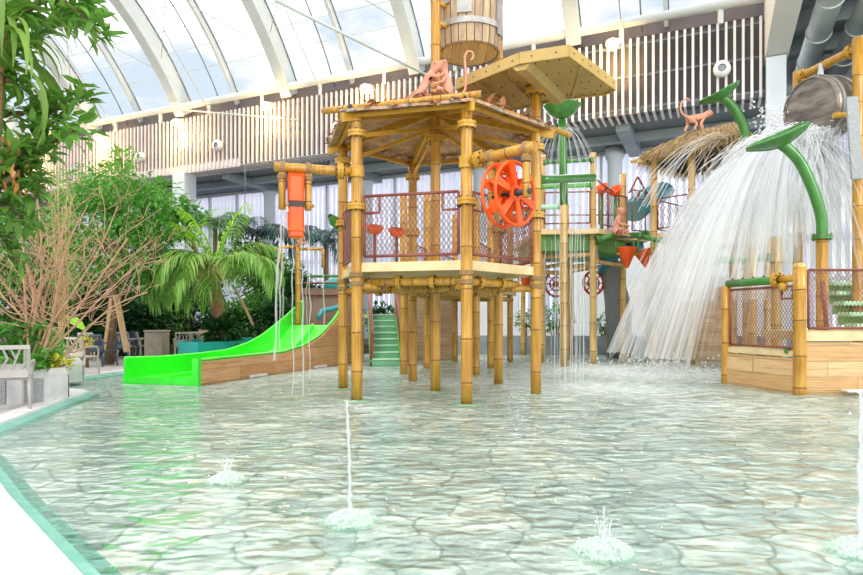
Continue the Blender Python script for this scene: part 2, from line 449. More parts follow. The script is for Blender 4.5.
wd = bpy.data.worlds.new('overcast'); scene.world = wd; wd.use_nodes = True
nt = wd.node_tree; bg = nt.nodes['Background']
tc = nt.nodes.new('ShaderNodeTexCoord'); mp = nt.nodes.new('ShaderNodeMapping'); mp.inputs['Scale'].default_value = (1, 1, 2.2)
nt.links.new(tc.outputs['Generated'], mp.inputs['Vector'])
n = noise(nt, mp.outputs['Vector'], 5.5, 8, .6)
sp = nt.nodes.new('ShaderNodeSeparateXYZ'); nt.links.new(tc.outputs['Generated'], sp.inputs[0])
k = math_(nt, 'ADD', n, math_(nt, 'SUBTRACT', math_(nt, 'MULTIPLY', math_(nt, 'ABSOLUTE', math_(nt, 'SUBTRACT', sp.outputs['Z'], .31)), .9), .105))
nt.links.new(ramp(nt, k, [(.36, (.36, .43, .50)), (.43, (.47, .50, .54)), (.50, (.62, .64, .66)), (.56, (1, 1, 1))]), bg.inputs['Color'])
bg.inputs['Strength'].default_value = SKY

def area(name, loc, target, size, energy, color=(1, 1, 1), sy=None):
    l = bpy.data.lights.new(name, 'AREA'); l.energy = energy; l.color = color; l.size = size
    if sy: l.shape = 'RECTANGLE'; l.size_y = sy
    o = bpy.data.objects.new(name, l); COL.objects.link(o); o.location = loc
    o.rotation_euler = (V(target) - V(loc)).to_track_quat('-Z', 'Y').to_euler(); return o
sun = bpy.data.lights.new('sun', 'SUN'); sun.energy = SUN; sun.angle = math.radians(12); sun.color = (1, .96, .9)
so = bpy.data.objects.new('sun', sun); COL.objects.link(so); so.rotation_euler = V((.35, .75, -1)).to_track_quat('-Z', 'Y').to_euler()
area('hall_fill', (1, -4, 9), (3, 14, 2.5), 9, 1000, (1, .98, .95))  # added fill light behind the camera, no fixture there
area('side_fill', (16, 6, 10), (9, 18, 4), 6, 1700, (1, .98, .95))  # unseen fill added on the right to brighten the falling water
area('rear_fill', W(12, -1.2, 9.2), W(12, 4, 1), 10, 500, (1, .98, .96), 3)  # added fill below the soffit, no fitting belongs to it

# ================================================================== pool floor, water, deck
def water_mat():
    m, nt, b, out = newmat('pool_water'); nt.nodes.remove(b)
    n1 = noise(nt, coords(nt, (.8, 1.15, 1)), 2.3, 2, .5); n2 = noise(nt, coords(nt, (.85, 1.3, 1)), 6.5, 1, .5)
    h = math_(nt, 'ADD', math_(nt, 'MULTIPLY', n1, 1.0), math_(nt, 'MULTIPLY', n2, .36))
    bp = nt.nodes.new('ShaderNodeBump'); bp.inputs['Strength'].default_value = 1.0; bp.inputs['Distance'].default_value = .21
    nt.links.new(h, bp.inputs['Height'])
    amp = nt.nodes.new('ShaderNodeMapRange'); amp.inputs['From Min'].default_value = .38; amp.inputs['From Max'].default_value = .62; amp.inputs['To Min'].default_value = .3
    nt.links.new(noise(nt, coords(nt, (.7, 1.2, 1)), .55, 2), amp.inputs['Value']); nt.links.new(amp.outputs[0], bp.inputs['Strength'])
    tr = nt.nodes.new('ShaderNodeBsdfTransparent'); tr.inputs[0].default_value = (.91, .975, .95, 1)
    gl = nt.nodes.new('ShaderNodeBsdfGlossy'); gl.inputs['Roughness'].default_value = .1; gl.inputs['Color'].default_value = (1, 1, 1, 1)
    nt.links.new(bp.outputs[0], gl.inputs['Normal'])
    fr = nt.nodes.new('ShaderNodeFresnel'); fr.inputs['IOR'].default_value = 1.42; nt.links.new(bp.outputs[0], fr.inputs['Normal'])
    ms = nt.nodes.new('ShaderNodeMixShader'); nt.links.new(math_(nt, 'MINIMUM', math_(nt, 'ADD', fr.outputs[0], .03), .54), ms.inputs[0])
    nt.links.new(tr.outputs[0], ms.inputs[1]); nt.links.new(gl.outputs[0], ms.inputs[2])
    # aerated patches where the falling water lands
    df = nt.nodes.new('ShaderNodeBsdfDiffuse'); df.inputs[0].default_value = (.86, .94, .91, 1)
    tc = nt.nodes.new('ShaderNodeTexCoord')
    tot = None
    for (cx, cy, rad, amp) in ((5.6, 17.2, 4.6, .95), (3.4, 13.2, 3.6, .55), (.6, 14.0, 2.4, .4), (-2.2, 16.6, 2.2, .4), (-1.0, 9.9, 1.6, .25), (4.6, 10.2, 3.0, .3)):
        d = nt.nodes.new('ShaderNodeVectorMath'); d.operation = 'DISTANCE'; d.inputs[1].default_value = (cx, cy, 0)
        nt.links.new(tc.outputs['Object'], d.inputs[0])
        q = math_(nt, 'MULTIPLY', math_(nt, 'SUBTRACT', 1.0, math_(nt, 'DIVIDE', d.outputs['Value'], rad), True), amp)
        tot = q if tot is None else math_(nt, 'MAXIMUM', tot, q)
    nf = noise(nt, coords(nt, (1, 1.6, 1)), 3.2, 6, .7)
    w = math_(nt, 'MULTIPLY', math_(nt, 'ADD', math_(nt, 'SUBTRACT', nf, .55), math_(nt, 'MULTIPLY', tot, .62)), 2.4, True)
    w = math_(nt, 'MULTIPLY', w, math_(nt, 'GREATER_THAN', tot, .001))
    m2 = nt.nodes.new('ShaderNodeMixShader'); nt.links.new(math_(nt, 'MULTIPLY', w, .8), m2.inputs[0])
    nt.links.new(ms.outputs[0], m2.inputs[1]); nt.links.new(df.outputs[0], m2.inputs[2]); nt.links.new(m2.outputs[0], out.inputs[0])
    return m
def paver_mat():
    m, nt, b, out = newmat('stone_pool_floor')
    tc = nt.nodes.new('ShaderNodeTexCoord')
    def warp(src, scale, amt, det):
        dn = nt.nodes.new('ShaderNodeTexNoise'); dn.inputs['Scale'].default_value = scale; dn.inputs['Detail'].default_value = det
        nt.links.new(tc.outputs['Object'], dn.inputs['Vector'])
        vm = nt.nodes.new('ShaderNodeVectorMath'); vm.operation = 'MULTIPLY_ADD'; vm.inputs[1].default_value = (amt, amt, 0)
        nt.links.new(dn.outputs['Color'], vm.inputs[0]); nt.links.new(src, vm.inputs[2]); return vm.outputs[0]
    vec = warp(warp(tc.outputs['Object'], 1.7, .5, 2), 6.5, .09, 1.5)
    def vor(feat):
        o = nt.nodes.new('ShaderNodeTexVoronoi'); o.voronoi_dimensions = '2D'; o.feature = feat; o.inputs['Scale'].default_value = 2.2
        nt.links.new(vec, o.inputs['Vector']); return o
    ed = vor('DISTANCE_TO_EDGE'); ce = vor('F1')
    sp = nt.nodes.new('ShaderNodeSeparateColor'); nt.links.new(ce.outputs['Color'], sp.inputs[0])
    c = ramp(nt, sp.outputs[0], [(.05, (.33, .42, .41)), (.35, (.47, .56, .54)), (.6, (.60, .67, .64)), (.78, (.72, .69, .59)), (.92, (.96, .97, .93))])
    n = noise(nt, coords(nt), 4.5, 6, .7)
    c = mix(nt, .45, c, ramp(nt, n, [(.3, (.34, .42, .39)), (.7, (.94, .97, .93))]))
    n3 = noise(nt, coords(nt, (.7, 1.0, 1)), .7, 3)
    c = mix(nt, .65, c, ramp(nt, n3, [(.36, (.70, .78, .75)), (.58, (1, 1, .98))]), 'MULTIPLY')
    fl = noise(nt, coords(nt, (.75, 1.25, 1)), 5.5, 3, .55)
    c = mix(nt, .85, c, ramp(nt, fl, [(.46, (0, 0, 0)), (.66, (.34, .34, .31))]), 'ADD')  # pale flecks painted into the floor colour, imitating caustic glints
    fd = noise(nt, coords(nt, (.6, 1.3, 1)), 4.2, 3, .6)
    c = mix(nt, .6, c, ramp(nt, fd, [(.34, (.52, .60, .58)), (.47, (1, 1, 1))]), 'MULTIPLY')
    r = nt.nodes.new('ShaderNodeMapRange'); r.inputs['From Min'].default_value = .05; r.inputs['From Max'].default_value = .012; r.inputs['To Max'].default_value = .72; nt.links.new(ed.outputs['Distance'], r.inputs['Value'])
    c = mix(nt, r.outputs[0], c, (.20, .29, .26))
    nt.links.new(c, b.inputs['Base Color']); b.inputs['Roughness'].default_value = .7
    return m
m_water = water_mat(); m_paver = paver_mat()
def grid_plane(x0, x1, y0, y1, z, mi=0):
    return MB().add([(x0, y0, z), (x1, y0, z), (x1, y1, z), (x0, y1, z)], [(0, 1, 2, 3)], mi)
struct('ground', grid_plane(-110, 110, -60, 120, -.4), m_ground)
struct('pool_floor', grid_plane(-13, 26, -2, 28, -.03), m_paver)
struct('water_surface', grid_plane(-12.9, 25.9, -1.9, 27.9, 0), m_water)

# edge of the pool as seen from above
EDGE = [V((2.6, 0.2, 0)), V((.2, 1.5, 0)), V((-1.72, 3.46, 0)), V((-3.1, 4.95, 0)), V((-4.47, 6.53, 0)), V((-5.25, 7.35, 0)), V((-5.3, 7.75, 0)),
        V((-5.5, 8.6, 0)), V((-5.75, 9.6, 0)), V((-5.98, 10.5, 0)), V((-6.12, 11.2, 0)), V((-6.2, 11.65, 0)), V((-6.35, 12.05, 0)), V((-6.7, 12.3, 0)), V((-7.3, 12.55, 0)),
        V((-7.9, 13.0, 0)), V((-8.1, 13.7, 0)), V((-8.1, 14.8, 0)), V((-7.95, 16.2, 0)), V((-7.6, 18.0, 0)), V((-7.2, 21.0, 0)), V((-6.4, 27.9, 0))]
def offset(pts, d):
    out = []
    for i, p in enumerate(pts):
        a = pts[max(0, i - 1)]; b = pts[min(len(pts) - 1, i + 1)]
        t = (b - a).normalized(); out.append(p + V((-t.y, t.x, 0)) * d)
    return out
def band(o1, o2, z0, z1, top):                         # solid ribbon between two outlines
    mb = MB()
    for z, flip in ((top, 0),):
        mb.strip([q + V((0, 0, z)) for q in o1], [q + V((0, 0, z)) for q in o2], sm=False)
    mb.strip([q + V((0, 0, z0)) for q in o1], [q + V((0, 0, top)) for q in o1], sm=False)
    mb.strip([q + V((0, 0, top)) for q in o2], [q + V((0, 0, z0)) for q in o2], sm=False)
    return mb
m_tealtile = M('teal_tile', (.16, .46, .38), (.26, .58, .49), 5, .35)
e1 = offset(EDGE, .0); e0 = offset(EDGE, -.04); e2 = offset(EDGE, .19); e3 = offset(EDGE, .5)
tr_ = MB().strip([q + V((0, 0, -.029)) for q in e0], [q + V((0, 0, -.02)) for q in e1], sm=False)
tr_.strip([q + V((0, 0, -.02)) for q in e1], [q + V((0, 0, .035)) for q in e2], sm=False)
struct('trim_1', tr_, m_tealtile)
struct('trim_2', band(e2, e3, -.1, .07, .07), m_curb)
far = [V((2.6, -6, 0)), V((-8, -6, 0)), V((-16, 2, 0))] + [V((-40, y, 0)) for y in (4, 6, 7, 7.5, 8.5, 9.5, 10.5, 11.2, 11.7, 12, 12.3, 12.6, 13.1, 13.9, 15, 17, 20, 24)] + [V((-40, 36, 0))]
far = far[:len(e3)]
struct('floor_deck', MB().strip([q + V((0, 0, .06)) for q in e3], [q + V((0, 0, .06)) for q in far], sm=False), m_deck)
# raised planting bed behind the slide, right round to the rear glazing
bed = [V((-40, 24, 0)), V((-8.2, 23.5, 0)), V((-4, 24.6, 0)), V((-2.4, 27.4, 0)), V((1.4, 27.2, 0)), V((1.4, 31.5, 0)), V((-14, 42.2, 0)), V((-40, 54, 0))]
struct('planting_bed', MB().prism(bed, (0, 0, .38)), m_soil)
struct('trim_3', MB().beam((-2.4, 27.2, .3), (1.5, 26.9, .3), .3, .9), m_greywall)

# low stone wall closing the pool at the back, with the pale wall behind it
struct('wall_pool', MB().beam((-.5, 26.6, .36), (26, 24.5, .36), .4, .78), m_greywall)
bw = MB()
bw.beam((1.6, 31.0, 2.6), (4.2, 30.4, 2.6), .25, 5.2); bw.beam((6.0, 30.0, 2.6), (16, 27.5, 2.6), .25, 5.2)
bw.beam((4.2, 30.4, .5), (6.0, 30.0, .5), .25, 1.0); bw.beam((4.2, 30.4, 4.6), (6.0, 30.0, 4.6), .25, 1.2)
struct('wall_rear_low', bw, m_backwall)
w1 = tagp(MB().beam((4.2, 30.4, 2.5), (6.0, 30.0, 2.5), .03, 3.0).build('window_1', m_glass), kind='structure')
fb = MB()
for f in (0, .5, 1): fb.beam(V((4.2, 30.4, 1.0)).lerp(V((6.0, 30.0, 1.0)), f), V((4.2, 30.4, 4.0)).lerp(V((6.0, 30.0, 4.0)), f), .1, .1)
fb.beam((4.2, 30.4, 1.0), (6.0, 30.0, 1.0), .1, .1); fb.beam((4.2, 30.4, 4.0), (6.0, 30.0, 4.0), .1, .1)
fb.build('window_frame', m_col, w1)

# ================================================================== slatted wall
def slab_w(mb, t0, t1, d0, d1, z0, z1, mi=0):
    return mb.hexa([W(t0, d0, z0), W(t1, d0, z0), W(t1, d1, z0), W(t0, d1, z0), W(t0, d0, z1), W(t1, d0, z1), W(t1, d1, z1), W(t0, d1, z1)], mi)
struct('wall_back', slab_w(slab_w(MB(), -.3, 8.0, -.9, -.7, 10.1, 13.4, 1), 8.0, 62, -.9, -.7, 10.1, 13.4), [m_slatwall, M('charcoal_wall', (.12, .115, .115), (.08, .082, .09), .3, .8)])  # right-hand stretch is a darker charcoal
sl = MB()
N_ = int(58 / .30)
for i in range(N_):
    t = -.1 + i * .30
    slab_w(sl, t - .047, t + .047, -.02, .1, 9.95, 13.05)
    slab_w(sl, t - .047, t + .047, -1.3, -.02, 9.95, 10.05)
struct('wall_back_slats', sl, m_slat)
rb = MB()
for z in (10.15, 11.5, 12.8): slab_w(rb, -.3, 60, -.12, -.02, z, z + .08)
struct('trim_4', rb, m_soffit)
fu = MB(); slab_w(fu, 26, 60, -.05, .0, 9.9, 10.35); struct('trim_5', fu, m_slat)
wt = MB(); slab_w(wt, -.3, 60, -.95, -.7, 13.3, 14.3); struct('wall_back_top', wt, m_slatwall)
gt = MB().cyl(W(-.3, .15, 13.72), W(60, .15, 13.72), .19, 14)
for i in range(18): gt.beam(W(1.9 + i * 3.75, .12, 13.0), W(1.9 + i * 3.75, .12, 13.7), .16, .16)
struct('trim_6', gt, m_steel)
struct('ceiling_soffit', slab_w(MB(), -24, 62, -6.4, -.5, 10.12, 10.4), m_soffit)
sb = MB()
for i in range(9): slab_w(sb, -2 + i * 7.5, -1.4 + i * 7.5, -6.2, -1.4, 9.7, 10.1)
slab_w(sb, -24, 60, -3.6, -3.2, 9.75, 10.1)
struct('trim_7', sb, M('soffit_beam', (.32, .38, .41), (.26, .31, .34), .5, .6))
# columns
def column(name, t, d, w, z1, m=m_col):
    struct(name, slab_w(slab_w(MB(), t - w / 2, t + w / 2, d - w / 2, d + w / 2, -.3, z1), t - w / 2 - .04, t + w / 2 + .04, d - w / 2 - .04, d + w / 2 + .04, -.3, .5), m)
column('column_front_right', 0, 0.1, .66, 11.3); column('column_front_left', 30.5, -.35, .92, 9.95)
for i, t in enumerate((6.75, 14, 21.25, 28.5, 35.75)):
    p = W(t, -5.6, 0)
    struct('column_rear', MB().lathe([(.36, -.3), (.36, 9.4), (.5, 9.75), (.5, 10.1)], 20, (p.x, p.y, 0), caps=True), m_col)
# rear glazing with slender mullions, a pale louvred screen outside
wg = slab_w(MB(), -24, 62, -6.22, -6.2, .3, 10.1)
win = tagp(wg.build('window_2', m_glass), kind='structure')
fm = MB()
for i in range(36): slab_w(fm, -24 + i * 2.42, -23.88 + i * 2.42, -6.3, -6.08, .3, 10.1)
for z in (.3, 3.2, 9.9): slab_w(fm, -24, 62, -6.3, -6.08, z, z + .16)
fm.build('window_frame', m_col, win)
sc_ = MB()
for i in range(260): slab_w(sc_, -26 + i * .36, -25.83 + i * .36, -8.2, -8.0, -.3, 14)
for z in (.2, 5.2, 10.2): slab_w(sc_, -26, 68, -8.3, -8.2, z, z + .3)
struct('outdoor_screen', sc_, leafmat('lavender_louvre', (.90, .88, .95), (.86, .85, .93), trans=.85))
struct('wall_far_left', MB().box((-42, 30, 4.5), (.3, 60, 9.6)), m_backwall)

# ================================================================== vaulted glass roof
RV, TH = 15.0, math.radians(60); DV = RV * math.sin(TH); ZV = 13.25 - RV * math.cos(TH)
def arc(r, n=30, a0=1.0, a1=-1.0):
    return [(DV - r * math.sin(TH * (a0 + (a1 - a0) * i / n)), ZV + r * math.cos(TH * (a0 + (a1 - a0) * i / n))) for i in range(n + 1)]
def arch(name, t, w, r0, r1, mat):
    mb = MB(); A, B = arc(r0), arc(r1)
    rows = [[W(t + s * w / 2, d, z) for d, z in P] for P, s in ((A, -1), (A, 1), (B, 1), (B, -1))]
    for i in range(4): mb.strip(rows[i], rows[(i + 1) % 4])
    if w > .3:       # lower flange of the box girder
        C_, D_ = arc(r0 - .08), arc(r0 + .02)
        rows = [[W(t + s * w * .85, d, z) for d, z in P] for P, s in ((C_, -1), (C_, 1), (D_, 1), (D_, -1))]
        for i in range(4): mb.strip(rows[i], rows[(i + 1) % 4])
    struct(name, mb, mat)
for k in range(9): arch('roof_arch', k * 7.6 + .05, .36, 15.0, 16.15, m_steel)
for k in range(8): arch('roof_glazing_bar', k * 7.6 + 3.95, .16, 15.6, 16.1, m_steel)
g = MB(); P = arc(16.0)
for k in range(8): g.strip([W(k * 7.5, d, z) for d, z in P], [W((k + 1) * 7.5, d, z) for d, z in P])
struct('ceiling_glazing', g, m_roofglass)
pu = MB()
for i, r in ((9, .12), (15, .12), (21, .12)):
    d, z = arc(15.3)[i]; pu.cyl(W(0, d, z), W(60, d, z), r, 8)
struct('roof_purlins', pu, m_steel)
pj = MB()
for i in range(2, 29):
    d, z = arc(15.95)[i]; pj.beam(W(0, d, z), W(60, d, z), .03, .03)
struct('roof_seams', pj, m_steel)
cb = MB()
for k in range(8):
    for a, b in (((k * 7.5 + .1, 2), (k * 7.5 + 7.6, 9)), ((k * 7.5 + 7.6, 3), (k * 7.5 + .1, 10))):
        A = arc(15.2); cb.cyl(W(a[0], *A[a[1]]), W(b[0], *A[b[1]]), .022, 5)
    cb.cyl(W(k * 7.5 + 5.6, .2, 13.2), W(k * 7.5 + 5.6, *arc(15.4)[9]), .03, 5)
m_cable = M('dark_cable', (.22, .27, .28), (.18, .22, .24), 1, .5)
dc = MB()
for k in range(9):
    if k < 8: dc.tube([W(k * 7.6 + 4.9, d, z) for d, z in arc(15.5, 24)], .035, 5)
    for o, r_ in ((.2, 15.25), (-.2, 16.02)): dc.tube([W(k * 7.6 + .05 + o, d, z) for d, z in arc(r_, 24)], .04, 5)
    if k < 8: dc.tube([W(k * 7.6 + 3.95 - .1, d, z) for d, z in arc(15.95, 24)], .03, 5)
struct('roof_cables', dc, m_cable)
cb.cyl(at(275, 0, 21), W(13.2, .15, 12.2), .06, 8)
cb.cyl(W(22, .1, 11.9), W(31, .6, 13.6), .04, 6)
struct('roof_bracing', cb, m_steel)
# flat part of the hall on the right: cream beam on the front column, dark ceiling, air ducts
struct('ceiling_beam', slab_w(MB(), -.42, .36, -.5, 24, 11.35, 14.0), m_beamcream)
struct('ceiling_side', slab_w(MB(), -26, -.3, -7, 27, 14.0, 14.3), m_ceil)
struct('wall_side_rear', slab_w(MB(), -24, -.4, -6.1, -5.9, 10.1, 14.0), m_ceil)
jb = MB()
for i in range(10): slab_w(jb, -24, -.5, -5.5 + i * 3.0, -5.2 + i * 3.0, 13.3, 14.0)
struct('ceiling_joists', jb, m_ceil)
for t, l in ((-1.55, 'round grey air duct nearest the cream beam'), (-2.85, 'round grey air duct at the top right corner')):
    r = thing('air_duct', l, 'duct', W(t, 0, 12.5), 'air ducts under the dark ceiling')
    MB().cyl(W(t, -5.5, 12.5), W(t, 22, 12.5), .42, 22).build('pipe', m_duct, r)
    for d in (-4, -1, 2, 5, 8):
        MB().ring(W(t, d, 12.5), WN, .43, .035, 24, 6).build('joint_band', m_duct, r)
        MB().beam(W(t, d, 12.9), W(t, d, 14.0), .06, .06).build('hanger', m_ceil, r)

# ================================================================== floodlights and speakers along the slats
m_lampface = bpy.data.materials.new('lamp_face'); m_lampface.use_nodes = True
b_ = m_lampface.node_tree.nodes['Principled BSDF']; b_.inputs['Emission Color'].default_value = (1, .66, .24, 1); b_.inputs['Emission Strength'].default_value = 1.9; b_.inputs['Base Color'].default_value = (1, .9, .7, 1)
lampdef = [(5.9, 12.75, 'warm floodlight above the beige canopy, rightmost of the row'), (17.5, 12.7, 'warm floodlight just left of the barrel and peach monkeys'),
           (23.5, 12.7, 'warm floodlight at the foot of the second wide roof arch'), (29.8, 12.65, 'warm floodlight over the slim white column'),
           (36.2, 12.6, 'warm floodlight half behind the leaves by the left tree'), (43.0, 12.4, 'warm floodlight farthest left, seen through the tree leaves')]
for t, z, l in lampdef:
    r = thing('floodlight', l, 'lamp', W(t, .7, z), 'warm floodlights along the slatted wall')
    MB().bbox(W(t, .75, z), (.55, .3, .2), .04, math.atan2(WA.y, WA.x)).build('housing', m_white, r)
    MB().lathe([(.02, 0), (.22, .01), (.25, .06), (.2, .09)], 18, W(t, .8, z - .11), (WN.x * .45, WN.y * .45, -.9)).build('reflector', m_white, r)
    MB().ball(W(t, .92, z - .12), .27, 14, sc=(1, 1, .8)).build('lamp', m_lampface, r)
    MB().beam(W(t, .13, z + .1), W(t, .75, z + .1), .06, .06).build('bracket', m_soffit, r)
    l_ = bpy.data.lights.new('floodlight_glow', 'POINT'); l_.energy = 330; l_.color = (1, .60, .22); l_.shadow_soft_size = .2
    lo = bpy.data.objects.new('floodlight_glow', l_); COL.objects.link(lo); lo.location = W(t, .62, z - .62)
for x, y, l in ((145, 158, 'white round loudspeaker farthest left on the slats'), (222, 147, 'white round loudspeaker left of the second wide arch'),
                (342, 129, 'white round loudspeaker beside the tower roof corner'), (575, 96, 'white round loudspeaker behind the small monkey in the green cup'),
                (722, 72, 'white round loudspeaker right, above the small green leaf spout')):
    u = (x - CX) / F; t = (13.1 - 24 * u) / (.9098 + .415 * u); Y = 24 + .415 * t; z = CH + (HY - y) * Y / F
    r = thing('loudspeaker', l, 'speaker', W(t, .3, z), 'round loudspeakers on the slats')
    MB().lathe([(.15, .2), (.3, .16), (.32, 0), (.26, -.12)], 24, W(t, .3, z), WN).build('housing', m_white, r)
    MB().lathe([(.0, .13), (.1, .17), (.16, .12)], 18, W(t, .3, z), WN).build('cone', m_granite, r)
    MB().beam(W(t, .1, z), W(t, .22, z), .08, .08).build('mount', m_white, r)
# ================================================================== bamboo building kit
def bamboo(mb, p0, p1, r=.1, n=12, gap=.5, jit=.1, flat_end=True):
    p0, p1 = V(p0), V(p1); L = (p1 - p0).length; d = (p1 - p0) / L
    pts = [p0]; rs = [r]; sg = []
    s = R(.2, gap * .8)
    while s < L - .08:
        for ds, k, m in ((-.035, 1.0, 0), (-.014, 1.07, 0), (-.009, 1.0, 1), (.009, 1.0, 1), (.014, 1.07, 0), (.035, 1.0, 0)):
            pts.append(p0 + d * (s + ds)); rs.append(r * k); sg.append(m)
        s += gap * R(1 - jit * 2, 1 + jit * 2)
    pts.append(p1); rs.append(r); sg.append(0)
    return mb.tube(pts, rs, n, True, 0, True, sg)
def flange(mb, c, axis, r=.165, t=.055, n=18, mi=0):
    a = V(axis).normalized(); c = V(c)
    mb.lathe([(r * .6, -t * 1.1), (r, -t), (r, -t * .12), (r * .93, -t * .1), (r * .93, t * .1), (r, t * .12), (r, t), (r * .6, t * 1.1)], n, c, a, mi, sm=False)
    d, s, u = frame(a)
    for k in range(8):
        an = 2 * PI * k / 8; q = c + (s * math.cos(an) + u * math.sin(an)) * r * .84
        mb.cyl(q - a * t * 1.5, q + a * t * 1.5, .016, 6, 1)
    return mb
FL = [m_flange, m_bolt]
def lash(mb, c, axis, r):
    for k in (-1, 0, 1): mb.ring(V(c) + V(axis).normalized() * k * .028, axis, r + .012, .016, 14, 5)
    return mb
def chain(mb, p0, p1, z0, z1, sp=.085, r=.0065, slope=1.5):
    """diamond netting between two uprights"""
    p0, p1 = V(p0), V(p1); L = (V((p1.x, p1.y, 0)) - V((p0.x, p0.y, 0))).length; H = z1 - z0
    e = V((p1.x - p0.x, p1.y - p0.y, 0)) / L; o = V((p0.x, p0.y, 0))
    for sg in (1, -1):
        k = -int(H / slope / sp) - 1
        while k * sp < L + H / slope:
            a0 = k * sp
            # a = a0 + sg*(z)/slope
            pts = []
            za, zb = 0.0, H
            aa, ab = (a0, a0 + H / slope) if sg > 0 else (a0 + 0.0, a0 - H / slope)
            # clip a to [0,L]
            t0, t1 = 0.0, 1.0; da = ab - aa
            lo, hi = (0 - aa) / da, (L - aa) / da
            if lo > hi: lo, hi = hi, lo
            t0, t1 = max(t0, lo), min(t1, hi)
            if t1 - t0 > .02:
                q = [o + e * (aa + da * t) + V((0, 0, z0 + H * t)) for t in (t0, t1)]
                mb.tube(q, r, 3, False)
            k += 1
    return mb
def railpanel(root, p0, p1, z0, z1, notch=True, inset=.14, sp=.085, net=True, r=.026):
    p0, p1 = V(p0), V(p1); e = (p1 - p0); e.z = 0; e.normalize()
    a = p0 + e * inset; b = p1 - e * inset; q = lambda p, z: V((p.x, p.y, z))
    f = MB()
    f.tube([q(a, z0), q(b, z0)], r, 8); f.tube([q(a, z1), q(b, z1)], r, 8)
    f.tube([q(a, z0), q(a, z1)], r, 8); f.tube([q(b, z0), q(b, z1)], r, 8)
    if notch:
        for p, s in ((a, 1), (b, -1)):
            c = p + e * s * .28
            f.tube([q(c, z1), q(c, z1 - .3), q(p, z1 - .3)], r, 8)
    o = f.build('railing_frame', m_rail, root)
    if net: chain(MB(), a, b, z0, z1, sp).build('netting', m_mesh, o)
    return o

# ================================================================== the hexagonal tower
TC = V((.08, 12.55, 0)); TR = 1.98
def hx(k, r=TR, z=0, ph=-75): a = math.radians(ph + 60 * k); return TC + V((r * math.cos(a), r * math.sin(a), z))
tower = thing('play_tower', 'large hexagonal yellow bamboo tower with netted deck and low roof, mid pool', 'play tower', TC)
tops = {0: 5.1, 1: 5.78, 2: 8.6, 3: 5.0, 4: 5.0, 5: 5.0}
for k in range(6):
    p = hx(k)
    o = bamboo(MB(), hx(k, z=-.03), hx(k, z=tops[k]), .1, 14, .72).build('post', BAM, tower)
    for z in (3.4, 4.69): flange(MB(), hx(k, z=z), (0, 0, 1)).build('flange', FL, o)
    MB().lathe([(.3, .0), (.3, .012), (.12, .024)], 20, hx(k, z=-.027)).build('base_plate', m_step, o)
    for z in (2.05, 2.2): lash(MB(), hx(k, z=z), (0, 0, 1), .105).build('rope_lashing', m_rope, o)
o = bamboo(MB(), TC + V((0, 0, -.03)), TC + V((0, 0, 9.0)), .1, 14, .8).build('centre_post', BAM, tower)
for z in (2.0, 5.0): flange(MB(), TC + V((0, 0, z)), (0, 0, 1), .2).build('flange', FL, o)
MB().lathe([(.3, .0), (.3, .012), (.12, .024)], 20, TC + V((0, 0, -.027))).build('base_plate', m_step, o)
# deck
poly = [hx(k, TR + .02, 2.25) for k in range(6)]
MB().prism(poly, (0, 0, .16)).build('deck', m_slab, tower)
for k in range(6):
    a, b = hx(k, 1.62, 2.08), hx(k + 1, 1.62, 2.08)
    o = bamboo(MB(), a, b, .075, 10, .6).build('deck_beam', BAM, tower)
    e = (b - a).normalized()
    for q in (a + e * .5, b - e * .5): flange(MB(), q, e, .12, .04).build('flange', FL, o)
    o = bamboo(MB(), TC + V((0, 0, 2.0)), hx(k, z=2.0), .07, 10, .6).build('deck_beam', BAM, tower)
    e = (hx(k) - TC).normalized()
    flange(MB(), TC + e * 1.2 + V((0, 0, 2.0)), e, .115, .04).build('flange', FL, o)
for k in (5, 0, 1, 4):
    railpanel(tower, hx(k), hx(k + 1), 2.52, 3.58)
# roof: six shallow panels, rafters, struts
AP = TC + V((0, 0, 5.62)); RE = 2.3
mb = MB()
for k in range(6):
    a, b = hx(k, RE, 5.0), hx(k + 1, RE, 5.0)
    n_ = 6
    prev = None
    for i in range(n_ + 1):
        f = i / n_
        row = [AP.lerp(a, f).lerp(AP.lerp(b, f), j / 6) + V((0, 0, R(-.012, .012) if 0 < j < 6 else 0)) for j in range(7)]
        if prev:
            mb.strip(prev, row, sm=False); mb.strip([q + V((0, 0, .05)) for q in prev], [q + V((0, 0, .05)) for q in row], sm=False)
        prev = row
    mb.strip(prev, [q + V((0, 0, .05)) for q in prev], sm=False)
    for j in range(110):                           # ragged dry edge
        q = a.lerp(b, R(0, 1)); dd = (q - TC); dd.z = 0; dd.normalize()
        mb.leaf(q + V((0, 0, .05)) - dd * R(.05, .5), (dd + V((R(-.8, .8), R(-.8, .8), R(-.15, .2)))), R(.1, .26), R(.05, .1), fold=.1)
mb.build('roof_panel', m_rust, tower)
dl = MB()
for k in (4, 5, 0):
    for j in range(60):
        f = R(0, 1); q = hx(k, RE - .1, 5.08).lerp(hx(k + 1, RE - .1, 5.08), f); g_ = R(0, .45); q = q.lerp(AP, g_) + V((0, 0, R(.0, .06)))
        dl.leaf(q, V((R(-1, 1), R(-1, 1), R(-.1, .35))), R(.14, .34), R(.07, .14), droop=R(-.2, .3))
tagp(dl.build('dead_leaves', m_dryleaf, tower), kind='stuff')
for k in range(6):
    c = hx(k, RE + .02, 5.0); c2 = hx(k, .12, 5.6)
    MB().beam(c + V((0, 0, -.09)), c2 + V((0, 0, -.09)), .06, .15).build('rafter', m_flange, tower)
    MB().beam(hx(k, TR, 4.66), hx(k, .1, 5.2), .05, .07).build('roof_brace', m_flange, tower)
    a, b = hx(k, TR + .1, 4.99), hx(k + 1, TR + .1, 4.99)
    MB().beam(a, b, .05, .06).build('eave_beam', m_flange, tower)
